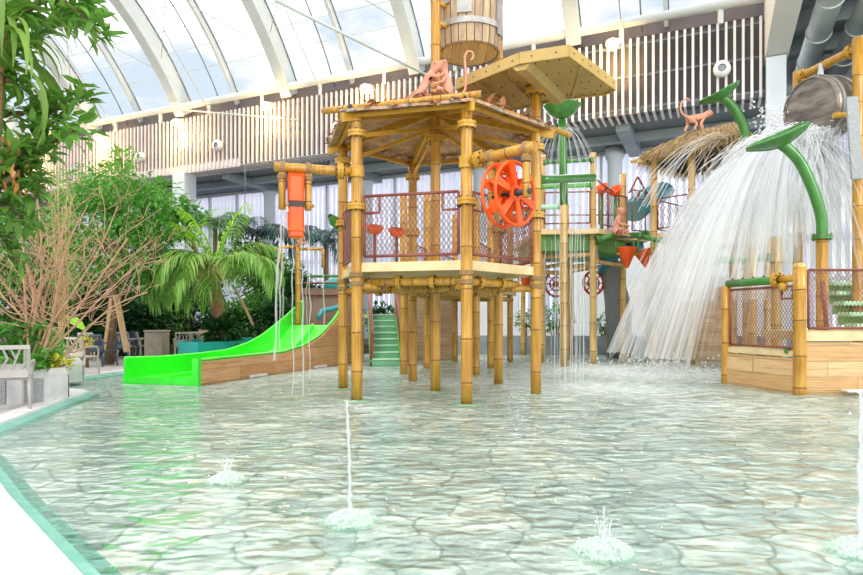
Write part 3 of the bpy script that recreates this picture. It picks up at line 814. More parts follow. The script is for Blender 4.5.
def eavepole(a, b, e0, e1, z, r=.058):
    e = (b - a).normalized(); q0 = a - e * e0; q1 = b + e * e1; q0.z = z; q1.z = z + .04
    o = bamboo(MB(), q0, q1, r, 10, .55).build('eave_pole', BAM, tower)
    MB().cyl(q1 - e * .01, q1 + e * .012, r * .8, 10).build('hollow_end', m_black, o); MB().cyl(q0 + e * .01, q0 - e * .012, r * .8, 10).build('hollow_end', m_black, o)
eavepole(hx(5, RE - .15), hx(0, RE - .15), .5, .2, 5.1); eavepole(hx(0, RE - .2), hx(1, RE - .2), .1, .95, 5.08); eavepole(hx(4, RE - .15), hx(5, RE - .15), .75, .1, 5.06)
eavepole(hx(1, RE - .15), hx(2, RE - .15), .2, .2, 5.08); eavepole(hx(3, RE - .15), hx(4, RE - .15), .2, .2, 5.08)
# arms that carry the bucket and the wheel
A0, B0 = hx(0), hx(5)
armA = V((math.cos(math.radians(-45)), math.sin(math.radians(-45)), 0)); armB = V((math.cos(math.radians(-165)), math.sin(math.radians(-165)), 0))
for p, d, L, z in ((A0, armA, 1.4, 4.06), (B0, armB, 1.42, 4.02)):
    o = bamboo(MB(), p + d * .1 + V((0, 0, z)), p + d * L + V((0, 0, z)), .085, 12, .5).build('arm', BAM, tower)
    ff = flange(MB(), p + d * .3 + V((0, 0, z)), d, .145, .05)
    ff.lathe([(.13, -.1), (.13, .1)], 16, p + V((0, 0, z))); ff.build('flange', FL, o)
# beige canopy on the right-hand post
cz = 5.85
CP = {1: V((.47, 12.0, cz - .02)), 2: V((1.53, 10.9, cz + .02)), 5: V((2.31, 10.6, cz + .02)), 6: V((3.5, 12.0, cz - .04)), 7: V((3.38, 12.25, cz - .04)), 3: V((2.55, 12.65, cz)), 4: V((1.34, 13.5, cz - .02))}
can = MB()
for q in ([1, 2, 3, 4], [2, 5, 6, 7, 3]):
    can.prism([CP[i] for i in q], (0, 0, .03))
loop = [1, 2, 5, 6, 7, 3, 4]
for i in range(7):
    a, b = CP[loop[i]], CP[loop[(i + 1) % 7]]
    can.beam(a + V((0, 0, .06)), b + V((0, 0, .06)), .03, .2)
ch = MB(); a, b = CP[2], CP[3]; d, s, u = frame(b - a)
sec = [-s * .2 + u * 0, -s * .09 - u * .13, s * .09 - u * .13, s * .2 + u * 0]
ch.strip([a + d * .05 + q for q in sec], [b - d * .05 + q for q in sec], sm=False); ch.add([a + d * .05 + q for q in sec], [(0, 1, 2, 3)]); ch.add([b - d * .05 + q for q in sec], [(3, 2, 1, 0)])
for f in (.32, .68):
    a2, b2 = CP[1].lerp(CP[2], f), CP[4].lerp(CP[3], f); ch.beam(a2 - V((0, 0, .02)), b2 - V((0, 0, .02)), .05, .05)
a2, b2 = CP[5].lerp(CP[6], .25), CP[3].lerp(CP[7], .3); ch.beam(a2 - V((0, 0, .02)), b2 - V((0, 0, .02)), .05, .05)
ch.build('canopy_rib', m_beige, tower)
bo = can
for q in ((1, 2, 4, 3), (2, 5, 3, 7), (5, 6, 3, 7)):
    for i in range(1, 4):
        for j in range(4):
            f, g_ = i / 4, .08 + j * .28
            p = CP[q[0]].lerp(CP[q[1]], f).lerp(CP[q[2]].lerp(CP[q[3]], f), g_)
            bo.cyl(p - V((0, 0, .018)), p + V((0, 0, .03)), .015, 6, 1)
for i in range(7):
    a, b = CP[loop[i]], CP[loop[(i + 1) % 7]]; n_ = max(2, int((b - a).length / .3))
    e = (b - a).normalized(); o_ = V((e.y, -e.x, 0))
    for j in range(n_): p = a.lerp(b, (j + .5) / n_) + V((0, 0, .06)); bo.cyl(p - o_ * .025, p + o_ * .025, .015, 6, 1)
can.build('canopy_panel', [m_beige, m_bolt], tower)
flange(MB(), hx(1, z=5.76), (0, 0, 1), .2, .06).build('canopy_flange', FL, tower)
# brackets for the barrel
EP = hx(2)
bc = TC.lerp(EP, .5); bc.z = 0
for z in (7.75, 7.35):
    MB().cyl(TC + V((0, 0, z)), TC.lerp(EP, .22) + V((0, 0, z)), .05, 8).build('barrel_bracket', m_flange, tower); MB().cyl(EP + V((0, 0, z)), TC.lerp(EP, .78) + V((0, 0, z)), .05, 8).build('barrel_bracket', m_flange, tower)

# barrel
bar = thing('tipping_barrel', 'round wooden stave barrel with grey hoops, held high above the tower roof', 'barrel', bc + V((0, 0, 6.98)))
prof = [(.62, 0), (.66, .02), (.69, .35), (.71, .7), (.70, 1.05), (.67, 1.4)]
st = MB()
for k in range(26):
    a0, a1 = 2 * PI * k / 26 + .012, 2 * PI * (k + 1) / 26 - .012
    rows = [[bc + V((r * math.cos(a), r * math.sin(a), 6.98 + z)) for (r, z) in prof[:6]] for a in (a0, a1)]
    st.strip(rows[0], rows[1], sm=False)
st.lathe([(r - .02, z) for r, z in prof[:6]], 26, bc + V((0, 0, 6.98)), mi=1)
def stave_mat(name, cs):
    m, nt, b, out = newmat(name)
    geo = nt.nodes.new('ShaderNodeNewGeometry'); n = noise(nt, coords(nt, (6, 6, .8)), 2.2, 5, .6)
    c = ramp(nt, geo.outputs['Random Per Island'], cs)
    c = mix(nt, .75, c, ramp(nt, n, [(.3, (.42, .42, .42)), (.65, (1, 1, 1))]), 'MULTIPLY')
    nt.links.new(c, b.inputs['Base Color']); b.inputs['Roughness'].default_value = .65; bump(nt, b, n, .2)
    return m
m_staves = stave_mat('weathered_staves', [(.05, (.56, .36, .19)), (.3, (.44, .36, .28)), (.55, (.70, .50, .28)), (.8, (.36, .28, .22)), (.95, (.66, .42, .25))])
st.build('staves', [m_staves, m_bolt], bar)
MB().lathe([(.0, .0), (.635, .0), (.635, .05), (.0, .05)], 28, bc + V((0, 0, 6.99)), sm=False).build('base', m_barbot, bar)
for z, r in ((.42, .712), (1.12, .71)):
    MB().lathe([(r, -.06), (r + .012, -.06), (r + .012, .06), (r, .06)], 32, bc + V((0, 0, 6.98 + z)), sm=False).build('hoop', m_hoop, bar)
for an, z, w, h in ((-100, .8, .3, .5), (-135, 1.05, .26, .5), (-178, .75, .16, .8), (-30, .7, .2, .9)):
    a = math.radians(an)
    MB().box(bc + V((.718 * math.cos(a), .718 * math.sin(a), 6.98 + z)), (.03, w, h), a).build('patch_plate', m_hoop, bar)

# orange double chute bucket on the left arm
s_ = 1.05; bp_ = B0 + armB * s_
buck = thing('tipping_bucket', 'tall orange tipping bucket hanging from the left arm of the tower', 'bucket', bp_ + V((0, 0, 3.3)))
side = V((-armB.y, armB.x, 0))
def lp(a, s, z): return bp_ + armB * a + side * s + V((0, 0, z))
tray = MB()
for (z0, z1, s0, s1) in ((3.42, 3.9, -.05, .16), (2.92, 3.28, .16, -.05)):
    w_ = .13
    # sloping back plate, two cheeks, a floor lip
    tray.beam(lp(0, s0, z0), lp(0, s1, z1), .26, .02, up=side)
    for sg in (-1, 1):
        tray.prism([lp(sg * w_, s0 - .02, z0), lp(sg * w_, s1 - .02, z1), lp(sg * w_, s1 - .16, z1), lp(sg * w_, s0 - .22, z0)], armB * .015)
tray.bbox(lp(0, 0, 3.66), (.25, .3, .5), .03, math.atan2(armB.y, armB.x)); tray.bbox(lp(0, 0, 3.12), (.25, .3, .62), .03, math.atan2(armB.y, armB.x))
tray.build('tray', m_orange, buck)
MB().bbox(lp(0, 0, 3.38), (.262, .314, .1), .01, math.atan2(armB.y, armB.x)).build('band', m_black, buck)
MB().cyl(lp(-.3, 0, 3.38), lp(.3, 0, 3.38), .03, 10).build('axle', m_flange, buck)
for a in (-.2, .24):
    o = bamboo(MB(), lp(a, 0, 4.02), lp(a, 0, 3.3), .06, 10, .35).build('hanger_post', BAM, buck)
    lash(lash(MB(), lp(a, 0, 3.86), (0, 0, 1), .06), lp(a, 0, 4.02), armB, .085).build('rope_lashing', m_rope, o)

# orange wheel on the right arm
wc = A0 + armA * .9 + V((0, 0, 3.39))
wh = thing('paddlewheel', 'big orange water wheel with spoked rings on the right arm of the tower', 'wheel', wc)
d, sx_, su_ = frame(armA)
for o_ in (-.13, .13):
    c = wc + armA * o_
    rg = MB().ring(c, armA, .5, .028, 40, 8); r_ = rg.build('rim', m_orange, wh)
    sp_ = MB()
    for k in range(6):
        an = 2 * PI * k / 6 + .3; e = sx_ * math.cos(an) + su_ * math.sin(an); tg = -sx_ * math.sin(an) + su_ * math.cos(an)
        sp_.prism([c + e * .08 - tg * .035, c + e * .49 - tg * .07, c + e * .49 + tg * .07, c + e * .08 + tg * .035], armA * .03)
    sp_.ring(c, armA, .1, .04, 18, 6); sp_.build('spokes', m_orange, r_)
for k in range(6):
    an = 2 * PI * k / 6 + .3; e = sx_ * math.cos(an) + su_ * math.sin(an); tg = -sx_ * math.sin(an) + su_ * math.cos(an)
    p = MB(); pts0 = []; pts1 = []
    for j in range(5):
        q = wc + e * (.14 + .08 * j) + tg * (.14 * math.sin(PI * j / 4)); pts0.append(q - armA * .12); pts1.append(q + armA * .12)
    p.strip(pts0, pts1); p.build('paddle', m_orange, wh)
MB().cyl(wc - armA * .42, wc + armA * .42, .045, 12).build('axle', m_black, wh)
for o_ in (-.36, .34):
    q = wc + armA * o_
    o = bamboo(MB(), V((q.x, q.y, 4.06)), V((q.x, q.y, 3.3)), .06, 10, .35).build('hanger_post', BAM, wh)
    lash(lash(MB(), V((q.x, q.y, 3.9)), (0, 0, 1), .06), V((q.x, q.y, 4.06)), armA, .085).build('rope_lashing', m_rope, o)

# small valve and green fitting near the left posts
v_ = thing('spray_nozzle', 'small green spray nozzle clamped behind the front left tower post', 'nozzle', hx(4, z=3.4))
c = hx(4, TR + .16, 3.42)
MB().lathe([(.02, -.2), (.09, -.12), (.12, .05), (.05, .22)], 14, c, (-.5, -.6, .6)).build('body', m_green, v_)
MB().cyl(hx(4, z=3.42), c, .03, 8).build('stub', m_flange, v_)

# ================================================================== monkeys
def monkey(name, label, pose, loc, rz, s, group='peach monkey statues', low=False):
    """facing +X; nodes in units of body size"""
    P = {}
    if pose == 'sit':
        P = {'pel': ((0, 0, .14), .15), 'wai': ((.02, 0, .32), .145), 'che': ((.05, 0, .52), .135), 'nek': ((.09, 0, .66), .075), 'hed': ((.12, 0, .82), .155), 'hd2': ((.13, 0, .92), .12), 'muz': ((.27, 0, .78), .075),
             'el': ((.12, .15, .85), .045), 'el2': ((.11, .2, .88), .045), 'er': ((.12, -.15, .85), .045), 'er2': ((.11, -.2, .88), .045)}
        for s_, n_ in ((1, 'l'), (-1, 'r')):
            P['sh' + n_] = ((.07, .13 * s_, .56), .055); P['eb' + n_] = ((.17, .19 * s_, .38), .04); P['ha' + n_] = ((.33, .12 * s_, .34), .034); P['fi' + n_] = ((.39, .11 * s_, .33), .03)
            P['hi' + n_] = ((.05, .12 * s_, .12), .085); P['kn' + n_] = ((.29, .19 * s_, .24), .055); P['an' + n_] = ((.27, .16 * s_, .03), .036); P['to' + n_] = ((.39, .16 * s_, .02), .032)
        tail = [(-.13, 0, .1), (-.26, .05, .1), (-.36, .1, .06), (-.47, .12, .07), (-.54, .12, .17), (-.5, .12, .28), (-.4, .12, .3), (-.36, .12, .22)] if low else [(-.13, 0, .1), (-.3, 0, .12), (-.42, 0, .3), (-.44, 0, .55), (-.42, 0, .85), (-.4, 0, 1.08), (-.48, 0, 1.22), (-.6, 0, 1.2), (-.62, 0, 1.08), (-.55, 0, 1.0)]
    elif pose == 'reach':
        P = {'pel': ((-.2, 0, .33), .125), 'wai': ((-.11, 0, .48), .12), 'che': ((.0, 0, .64), .115), 'nek': ((.08, 0, .76), .07), 'hed': ((.14, 0, .88), .15), 'hd2': ((.14, 0, .98), .115), 'muz': ((.28, 0, .84), .075),
             'el': ((.14, .12, .91), .03), 'el2': ((.13, .16, .93), .03), 'er': ((.14, -.12, .91), .03), 'er2': ((.13, -.16, .93), .03)}
        for s_, n_ in ((1, 'l'), (-1, 'r')):
            P['sh' + n_] = ((.04, .12 * s_, .66), .055); P['eb' + n_] = ((.18, .15 * s_, .56), .04); P['ha' + n_] = ((.31, .12 * s_, .64), .034); P['fi' + n_] = ((.36, .11 * s_, .68), .03)
            P['hi' + n_] = ((-.16, .1 * s_, .3), .08); P['kn' + n_] = ((.0 if s_ > 0 else -.3, .13 * s_, .19), .055); P['an' + n_] = ((-.48 if s_ < 0 else -.06, .13 * s_, .05), .036); P['to' + n_] = ((-.4 if s_ < 0 else .06, .13 * s_, .02), .032)
        tail = [(-.28, 0, .34), (-.42, 0, .26), (-.54, 0, .12), (-.66, 0, .04), (-.8, 0, .04), (-.9, 0, .1)]
    else:  # on all fours
        P = {'pel': ((-.26, 0, .42), .115), 'wai': ((-.08, 0, .44), .11), 'che': ((.14, 0, .46), .125), 'nek': ((.28, 0, .54), .075), 'hed': ((.38, 0, .60), .145), 'hd2': ((.37, 0, .69), .11), 'muz': ((.52, 0, .56), .07),
             'el': ((.36, .11, .64), .03), 'el2': ((.35, .15, .66), .03), 'er': ((.36, -.11, .64), .03), 'er2': ((.35, -.15, .66), .03)}
        for s_, n_ in ((1, 'l'), (-1, 'r')):
            k_ = .1 * s_
            P['sh' + n_] = ((.17, .09 * s_, .4), .06); P['eb' + n_] = ((.15 + k_, .11 * s_, .22), .042); P['ha' + n_] = ((.2 + k_, .11 * s_, .03), .034); P['fi' + n_] = ((.28 + k_, .11 * s_, .02), .03)
            P['hi' + n_] = ((-.26, .09 * s_, .36), .075); P['kn' + n_] = ((-.16 - k_, .11 * s_, .22), .05); P['an' + n_] = ((-.28 - k_, .11 * s_, .04), .034); P['to' + n_] = ((-.18 - k_, .11 * s_, .02), .03)
        tail = [(-.38, 0, .46), (-.52, 0, .56), (-.58, 0, .72), (-.54, 0, .9), (-.44, 0, 1.02), (-.32, 0, 1.06), (-.26, 0, 1.0)]
    E = [('pel', 'wai'), ('wai', 'che'), ('che', 'nek'), ('nek', 'hed'), ('hed', 'hd2'), ('hed', 'muz'), ('hed', 'el'), ('el', 'el2'), ('hed', 'er'), ('er', 'er2')]
    for n_ in 'lr': E += [('che', 'sh' + n_), ('sh' + n_, 'eb' + n_), ('eb' + n_, 'ha' + n_), ('ha' + n_, 'fi' + n_), ('pel', 'hi' + n_), ('hi' + n_, 'kn' + n_), ('kn' + n_, 'an' + n_), ('an' + n_, 'to' + n_)]
    pv = 'pel'
    for i, q in enumerate(tail):
        P['t%d' % i] = (q, .036 - .0015 * i); E.append((pv, 't%d' % i)); pv = 't%d' % i
    nodes = {k: (V(q) * s, r * s) for k, (q, r) in P.items()}
    o = skin(name, nodes, E, m_peach, loc=loc, sub=2, root='pel')
    o.rotation_euler = (0, 0, rz)
    return tagp(o, label, 'monkey statue', group)
zt = 5.14
monkey('monkey_statue', 'peach monkey statue reaching its hands to the other, left one on the tower roof', 'reach', at(430, 104, 11.2), math.radians(-8), .76)
monkey('monkey_statue', 'seated peach monkey statue with tall curled tail, right one on the tower roof', 'sit', at(448, 101, 11.25), math.radians(192), .76)
# ================================================================== green slide with timber side
P0 = V((-5.07, 13.62, 0)); P1 = V((-2.80, 20.5, 0)); SD = (P1 - P0).normalized(); SL = V((-SD.y, SD.x, 0))   # up the slide, to its far side
def onplane(px, o, Yq=None):            # distance along the slide where image column px meets the side plane
    u = (px - CX) / F
    return (u * o.y - o.x) / (SD.x - u * SD.y)
def prof_pts(pix, o):
    out = []
    for x, y in pix:
        s = onplane(x, o); q = o + SD * s
        out.append((s, CH - (y - HY) * q.y / F))
    return out
def interp(pr, s):
    if s <= pr[0][0]: return pr[0][1]
    for (a, za), (b, zb) in zip(pr, pr[1:]):
        if s <= b: return za + (zb - za) * (s - a) / (b - a)
    return pr[-1][1]
WID = 1.95
near = prof_pts([(198, 360), (241, 355.8), (283, 351.4), (304, 345.2), (321, 334.7), (335.7, 318), (343, 306)], P0)
Pf = P0 + SL * WID
farp = prof_pts([(124, 358), (160, 357), (200, 353.5), (227, 350), (248, 343), (262.6, 334.7), (283.5, 318), (303, 300.5)], Pf)
SEND = min(near[-1][0], 8.4); FEND = farp[-1][0]
slide = thing('water_slide', 'bright lime green two-lane water slide with timber-clad side, left of the tower', 'slide', P0 + SD * 3)
NS = 44
def bedz(s): return max(.1, interp(near, s) - .48 - .02 * s)
ss = [SEND * i / NS for i in range(NS + 1)]
pos = lambda s, w, z: P0 + SD * s + SL * w + V((0, 0, z))
SL_END = max(SEND, FEND)
bed_ = MB()
bed_.strip([pos(s, .03, bedz(s)) for s in ss], [pos(s, WID - .03, bedz(s)) for s in ss])
bed_.strip([pos(s, .03, bedz(s) - .06) for s in ss], [pos(s, WID - .03, bedz(s) - .06) for s in ss])
bed_.build('slide_bed', m_limepale, slide)
def wall_(w, pr, th, send, name, mat, zlow=None):
    mb = MB(); S = [send * i / NS for i in range(NS + 1)]
    top = [interp(pr, s) for s in S]; lo = [zlow(s) if zlow else -.12 for s in S]
    for o in (-th / 2, th / 2): mb.strip([pos(s, w + o, a) for s, a in zip(S, lo)], [pos(s, w + o, b) for s, b in zip(S, top)])
    mb.strip([pos(s, w - th / 2, b) for s, b in zip(S, top)], [pos(s, w + th / 2, b) for s, b in zip(S, top)])
    for s, a, b in ((0, lo[0], top[0]), (send, lo[-1], top[-1])): mb.add([pos(s, w - th / 2, a), pos(s, w + th / 2, a), pos(s, w + th / 2, b), pos(s, w - th / 2, b)], [(0, 1, 2, 3)])
    return mb.build(name, mat, slide)
wall_(WID, farp, .07, FEND, 'far_side', m_lime)
wall_(.05, near, .07, SEND, 'near_side', m_lime)
wall_(-.03, [(s, z - .045) for s, z in near], .05, SEND + .15, 'timber_cladding', m_woods)
wall_(WID * .52, [(s, bedz(s) + .16 * min(1, s / 2)) for s in ss], .08, SEND * .98, 'lane_divider', m_lime, lambda s: bedz(s) - .03)
MB().tube([pos(s, .02, interp(near, s)) for s in ss], .035, 8).build('edge_roll', m_limepale, slide); MB().tube([pos(FEND * i / NS, WID, interp(farp, FEND * i / NS)) for i in range(NS + 1)], .035, 8).build('edge_roll', m_limepale, slide)
lip = MB(); lip.hexa([pos(-.03, -.03, -.1), pos(-.03, WID + .03, -.1), pos(.1, WID + .03, -.1), pos(.1, -.03, -.1), pos(-.03, -.03, .12), pos(-.03, WID + .03, .12), pos(.1, WID + .03, .12), pos(.1, -.03, .12)])
lip.build('end_lip', m_lime, slide)
MB().hexa([pos(-.04, -.06, -.1), pos(-.04, .1, -.1), pos(.06, .1, -.1), pos(.06, -.06, -.1), pos(-.04, -.06, .57), pos(-.04, .1, .57), pos(.06, .1, .57), pos(.06, -.06, .57)]).build('end_post', m_lime, slide)
for s in (2.2, 5.4):
    MB().hexa([pos(s - .35, -.12, .0), pos(s + .35, -.12, .0), pos(s + .35, -.05, .0), pos(s - .35, -.05, .0), pos(s - .35, -.12, .05), pos(s + .35, -.12, .05), pos(s + .35, -.05, .05), pos(s - .35, -.05, .05)]).build('kick_strip', m_curb, slide)
# landing behind the top of the slide
lt = MB(); c = pos(8.9, WID * .5, 0)
MB().hexa([pos(SEND, 0, .0), pos(SEND, WID, .0), pos(SEND + 1.6, WID, .0), pos(SEND + 1.6, 0, .0), pos(SEND, 0, bedz(SEND)), pos(SEND, WID, bedz(SEND)), pos(SEND + 1.6, WID, bedz(SEND)), pos(SEND + 1.6, 0, bedz(SEND))]).build('top_landing', m_woods, slide)

# teal basin behind the slide
tb = thing('teal_basin', 'low teal basin wall behind the lime green slide', 'pool basin', (-8.5, 21.5, .06))
out = [at(178, 356, 19.2), at(198, 356, 18.6), at(262, 352, 20.6), at(285, 350, 23), at(240, 350, 24), at(190, 352, 22)]
out = [V((q.x, q.y, .06)) for q in out]; inn = [V((q.x * .985 - .08, q.y + (.18 if i < 4 else -.18), .06)) for i, q in enumerate(out)]
pb = MB(); n_ = len(out); hz = V((0, 0, .68))
for i in range(n_):
    j = (i + 1) % n_
    pb.add([out[i], out[j], out[j] + hz, out[i] + hz, inn[i], inn[j], inn[j] + hz, inn[i] + hz], [(0, 1, 2, 3), (5, 4, 7, 6), (3, 2, 6, 7)])
pb.build('panel', m_teal, tb)
MB().add([q + V((0, 0, .45)) for q in inn], [tuple(range(n_))]).build('basin_water', m_water, tb)

# ================================================================== mint stairs
sd = V((-.13, 1, 0)).normalized(); sx = V((sd.y, -sd.x, 0))
s0 = gp(386, 365.2); stair = thing('staircase', 'mint green stairs with dark red handrail panels behind the tower legs', 'stairs', s0)
m_riser = M('mint_riser', (.20, .50, .28), (.15, .42, .22), 3, .5)
NST = 8; run, rise, wd_ = .34, .2, .86
for i in range(NST):
    c = s0 + sd * (i * run + run / 2); z = (i + 1) * rise
    o = MB().bbox((c.x, c.y, z - .025), (wd_, run + .05, .05), .015, math.atan2(sx.y, sx.x)).build('step', m_step, stair)
    MB().box((c.x - sd.x * run * .46, c.y - sd.y * run * .46, z - rise / 2 - .03), (wd_, .02, rise), math.atan2(sx.y, sx.x)).build('riser', m_riser, o)
m_mintside = M('stringer_green', (.16, .55, .12), (.12, .45, .10), 3, .4)
for sg in (-1, 1):
    o = sx * sg * (wd_ / 2 + .04)
    a = s0 + o + V((0, 0, .05)); b = s0 + o + sd * NST * run + V((0, 0, NST * rise + .05))
    MB().beam(a, b, .06, .22).build('stringer', m_mintside, stair)
    hp = MB(); a2, b2 = a + V((0, 0, .95)) - sd * 0.0, b + V((0, 0, 1.0))
    hp.prism([a + V((0, 0, .2)), b + V((0, 0, .2)), b2, a2], sx * .09)
    hp.build('handrail_panel', m_rail, stair)
    MB().tube([a - V((0, 0, .1)), a2 + V((0, 0, .05)), b2 + V((0, 0, .05))], .03, 8).build('handrail', m_rail, stair)
tp = s0 + sd * (NST * run + .6)
MB().box((tp.x, tp.y, NST * rise - .06), (1.2, 1.2, .12), math.atan2(sx.y, sx.x)).build('landing', m_slab, stair)

# ================================================================== rear walkway tower (behind the big one)
rear = thing('rear_walkway', 'raised bamboo walkway on many posts right behind the hexagonal tower', 'play structure', (.6, 18, 0))
ps = [(404, 373, 196), (476, 373, 200), (427, 367, 170), (490.6, 367, 205), (455, 360.5, 215), (510, 360.5, 210)]
for x, y, yt in ps:
    p = gp(x, y); zt_ = CH - (yt - HY) * p.y / F
    o = bamboo(MB(), p - V((0, 0, .16)), V((p.x, p.y, min(zt_, 5.2))), .1, 12, .75).build('post', BAM, rear)
    lash(MB(), V((p.x, p.y, 2.1)), (0, 0, 1), .1).build('rope_lashing', m_rope, o)
q = [gp(x, y) for x, y, _ in ps]
dk = [V((-.45, 14.6, 2.25)), V((1.0, 14.3, 2.25)), V((1.9, 16.6, 2.25)), V((2.1, 19.5, 2.25)), V((3.0, 22.3, 2.25)), V((.7, 22.3, 2.25)), V((-.25, 19.5, 2.25)), V((-.8, 16.6, 2.25))]
MB().prism(dk, (0, 0, .15)).build('deck', m_slab, rear)
for i, j in ((0, 1), (0, 2), (1, 3), (2, 3), (2, 4), (3, 5), (4, 5)):
    bamboo(MB(), V((q[i].x, q[i].y, 2.1)), V((q[j].x, q[j].y, 2.1)), .07, 10, .6).build('deck_beam', BAM, rear)
for a, b in ((q[0], q[2]), (q[1], q[3]), (q[2], q[4]), (q[3], q[5])):
    railpanel(rear, a, b, 2.5, 3.5, notch=False, net=True, sp=.13)
# timber panel behind the stairs
wp = thing('timber_screen', 'upright timber boarded panel between the mint stairs and the far posts', 'panel', (-.2, 22.5, 0))
MB().beam(at(396, 361, 21.8) * 1, at(454, 361, 22.6), .12, .01).beam(V((-1.2, 21.9, 1.2)), V((.85, 22.6, 1.2)), .12, 2.45).build('boards', m_woodb, wp)
for x, y in ((-1.2, 21.9), (.85, 22.6)): bamboo(MB(), (x, y, -.1), (x, y, 2.6), .09, 10, .7).build('post', BAMB, wp)
# reed screen at the head of the slide
rs_ = thing('reed_screen', 'brown reed screen at the head of the slide, left of the tower legs', 'screen', (-4, 22.6, 0))
MB().beam(V((-4.75, 22.8, 1.45)), V((-2.75, 22.5, 1.45)), .08, 2.2).build('reeds', m_reed, rs_)
for z in (2.72, 2.3): MB().cyl((-4.8, 22.68, z), (-2.6, 22.38, z), .035, 8).build('rail', m_rail, rs_)
MB().tube([(-4.6, 22.4, 2.95), (-3.6, 22.25, 2.95), (-2.7, 22.1, 2.95)], .05, 8).build('pipe', m_green, rs_)
# thin yellow spray post with drooping arms at the slide head
yp = thing('spray_post', 'thin yellow bamboo spray post with short drooping arms behind the slide top', 'spray post', at(298, 330, 21))
b0 = at(298, 330, 21)
bamboo(MB(), V((b0.x, b0.y, 1.2)), at(298, 244, 21), .085, 10, .5).build('post', BAM, yp)
for x0, x1, yy in ((281, 298, 247), (298, 323, 249)):
    a, b = at(x0, yy, 20.6 if x0 == 281 else 21), at(x1, yy, 21)
    bamboo(MB(), a, b, .05, 8, .5).build('arm', BAM, yp)
    e = a if x0 == 281 else b
    bamboo(MB(), e, e - V((0, 0, .62)), .05, 8, .4).build('drooping_pipe', BAM, yp)
monkey('monkey_statue', 'tiny peach monkey statue clinging to the thin yellow spray post left of the tower', 'sit', at(300, 246, 20.9), math.radians(-60), .62)
bl = thing('blue_pipe', 'curved blue slide edge showing over the top of the slide', 'slide', at(330, 312, 21.5))
MB().tube([at(318, 318, 21.2), at(322, 311, 21.4), at(332, 309, 21.6), at(342, 306, 21.8)], .09, 10).build('pipe', m_blue, bl)
tk = thing('teal_pod', 'small teal rounded pod beside the tower post, above the reed screen', 'slide', at(335, 283, 24))
MB().ball(at(337, 286, 24), .42, 14, sc=(1.3, 1, .75)).build('shell', m_teal, tk)
MB().cyl(at(337, 286, 24) - V((0, 0, .2)), V((at(337, 286, 24).x, 24, .3)), .12, 8).build('stem', m_bin, tk)

# ================================================================== rear upper structure, right of the tower
up = thing('upper_play_deck', 'far upper bamboo play deck with red rails, between the tower and the thatched hut', 'play structure', (5.2, 21.5, 0))
def upost(x, y, ytop, r=.105, mats=BAMP, nm='post', par=None, Yf=None):
    p = gp(x, y) if Yf is None else at(x, HY, Yf); z = CH - (ytop - HY) * p.y / F
    return bamboo(MB(), V((p.x, p.y, -.03)), V((p.x, p.y, z)), r, 10, .8).build(nm, mats, par or up), V((p.x, p.y, 0))
PO = {}
for k, (x, y, yt) in {'a': (593, 363.5, 153), 'b': (566, 360.5, 205), 'c': (571, 354, 246), 'd': (623, 360, 174), 'e': (543, 357.5, 155), 'f': (523, 354, 256), 'g': (541.5, 362, 160)}.items():
    PO[k] = upost(x, y, yt)[1]
zd = 4.15
MB().prism([V((3.3, 20.2, zd)), V((5.3, 20.0, zd)), V((6.9, 21.6, zd)), V((7.6, 22, zd)), V((7.6, 25, zd)), V((3.3, 25, zd))], (0, 0, .16)).build('deck', m_slab, up)
MB().prism([V((3.4, 20.5, zd - .5)), V((5.2, 20.4, zd - .5)), V((6.8, 22.0, zd - .5)), V((6.8, 24.6, zd - .5)), V((3.4, 24.6, zd - .5))], (0, 0, .48)).build('green_underside', M('green_panel', (.16, .36, .08), (.10, .28, .06), 2, .5), up)
for a, b, z in ((PO['g'], PO['a'], 3.5), (PO['b'], PO['a'], 3.2), (PO['e'], PO['b'], 3.35), (PO['c'], PO['d'], 3.4), (PO['a'], PO['d'], 3.3), (PO['g'], PO['b'], 3.0)):
    bamboo(MB(), V((a.x, a.y, z)), V((b.x, b.y, z)), .075, 10, .6).build('deck_beam', BAMP, up)
railpanel(up, V((3.5, 20.3, 0)), V((5.2, 20.1, 0)), 4.5, 5.5, notch=False, sp=.2, net=False)
railpanel(up, V((5.3, 20.2, 0)), V((6.8, 21.7, 0)), 4.5, 5.6, notch=False, sp=.18)
railpanel(up, V((6.8, 21.7, 0)), V((7.6, 22.1, 0)), 4.5, 5.9, notch=True, sp=.18)
railpanel(up, V((3.5, 24.6, 0)), V((7.4, 24.6, 0)), 4.5, 5.5, notch=False, sp=.2, net=False)
tr2 = MB()
for a, b in (((5.35, 20.3, 5.9), (6.3, 21.2, 5.55)), ((6.3, 21.2, 5.55), (6.3, 21.2, 4.4)), ((5.8, 20.7, 5.7), (5.8, 20.7, 4.4)), ((6.85, 21.8, 5.8), (7.2, 22.0, 6.4)), ((7.2, 22.0, 6.4), (7.7, 22.1, 5.6))): tr2.cyl(a, b, .035, 6)
tr2.build('guard_rail', m_rail, up)
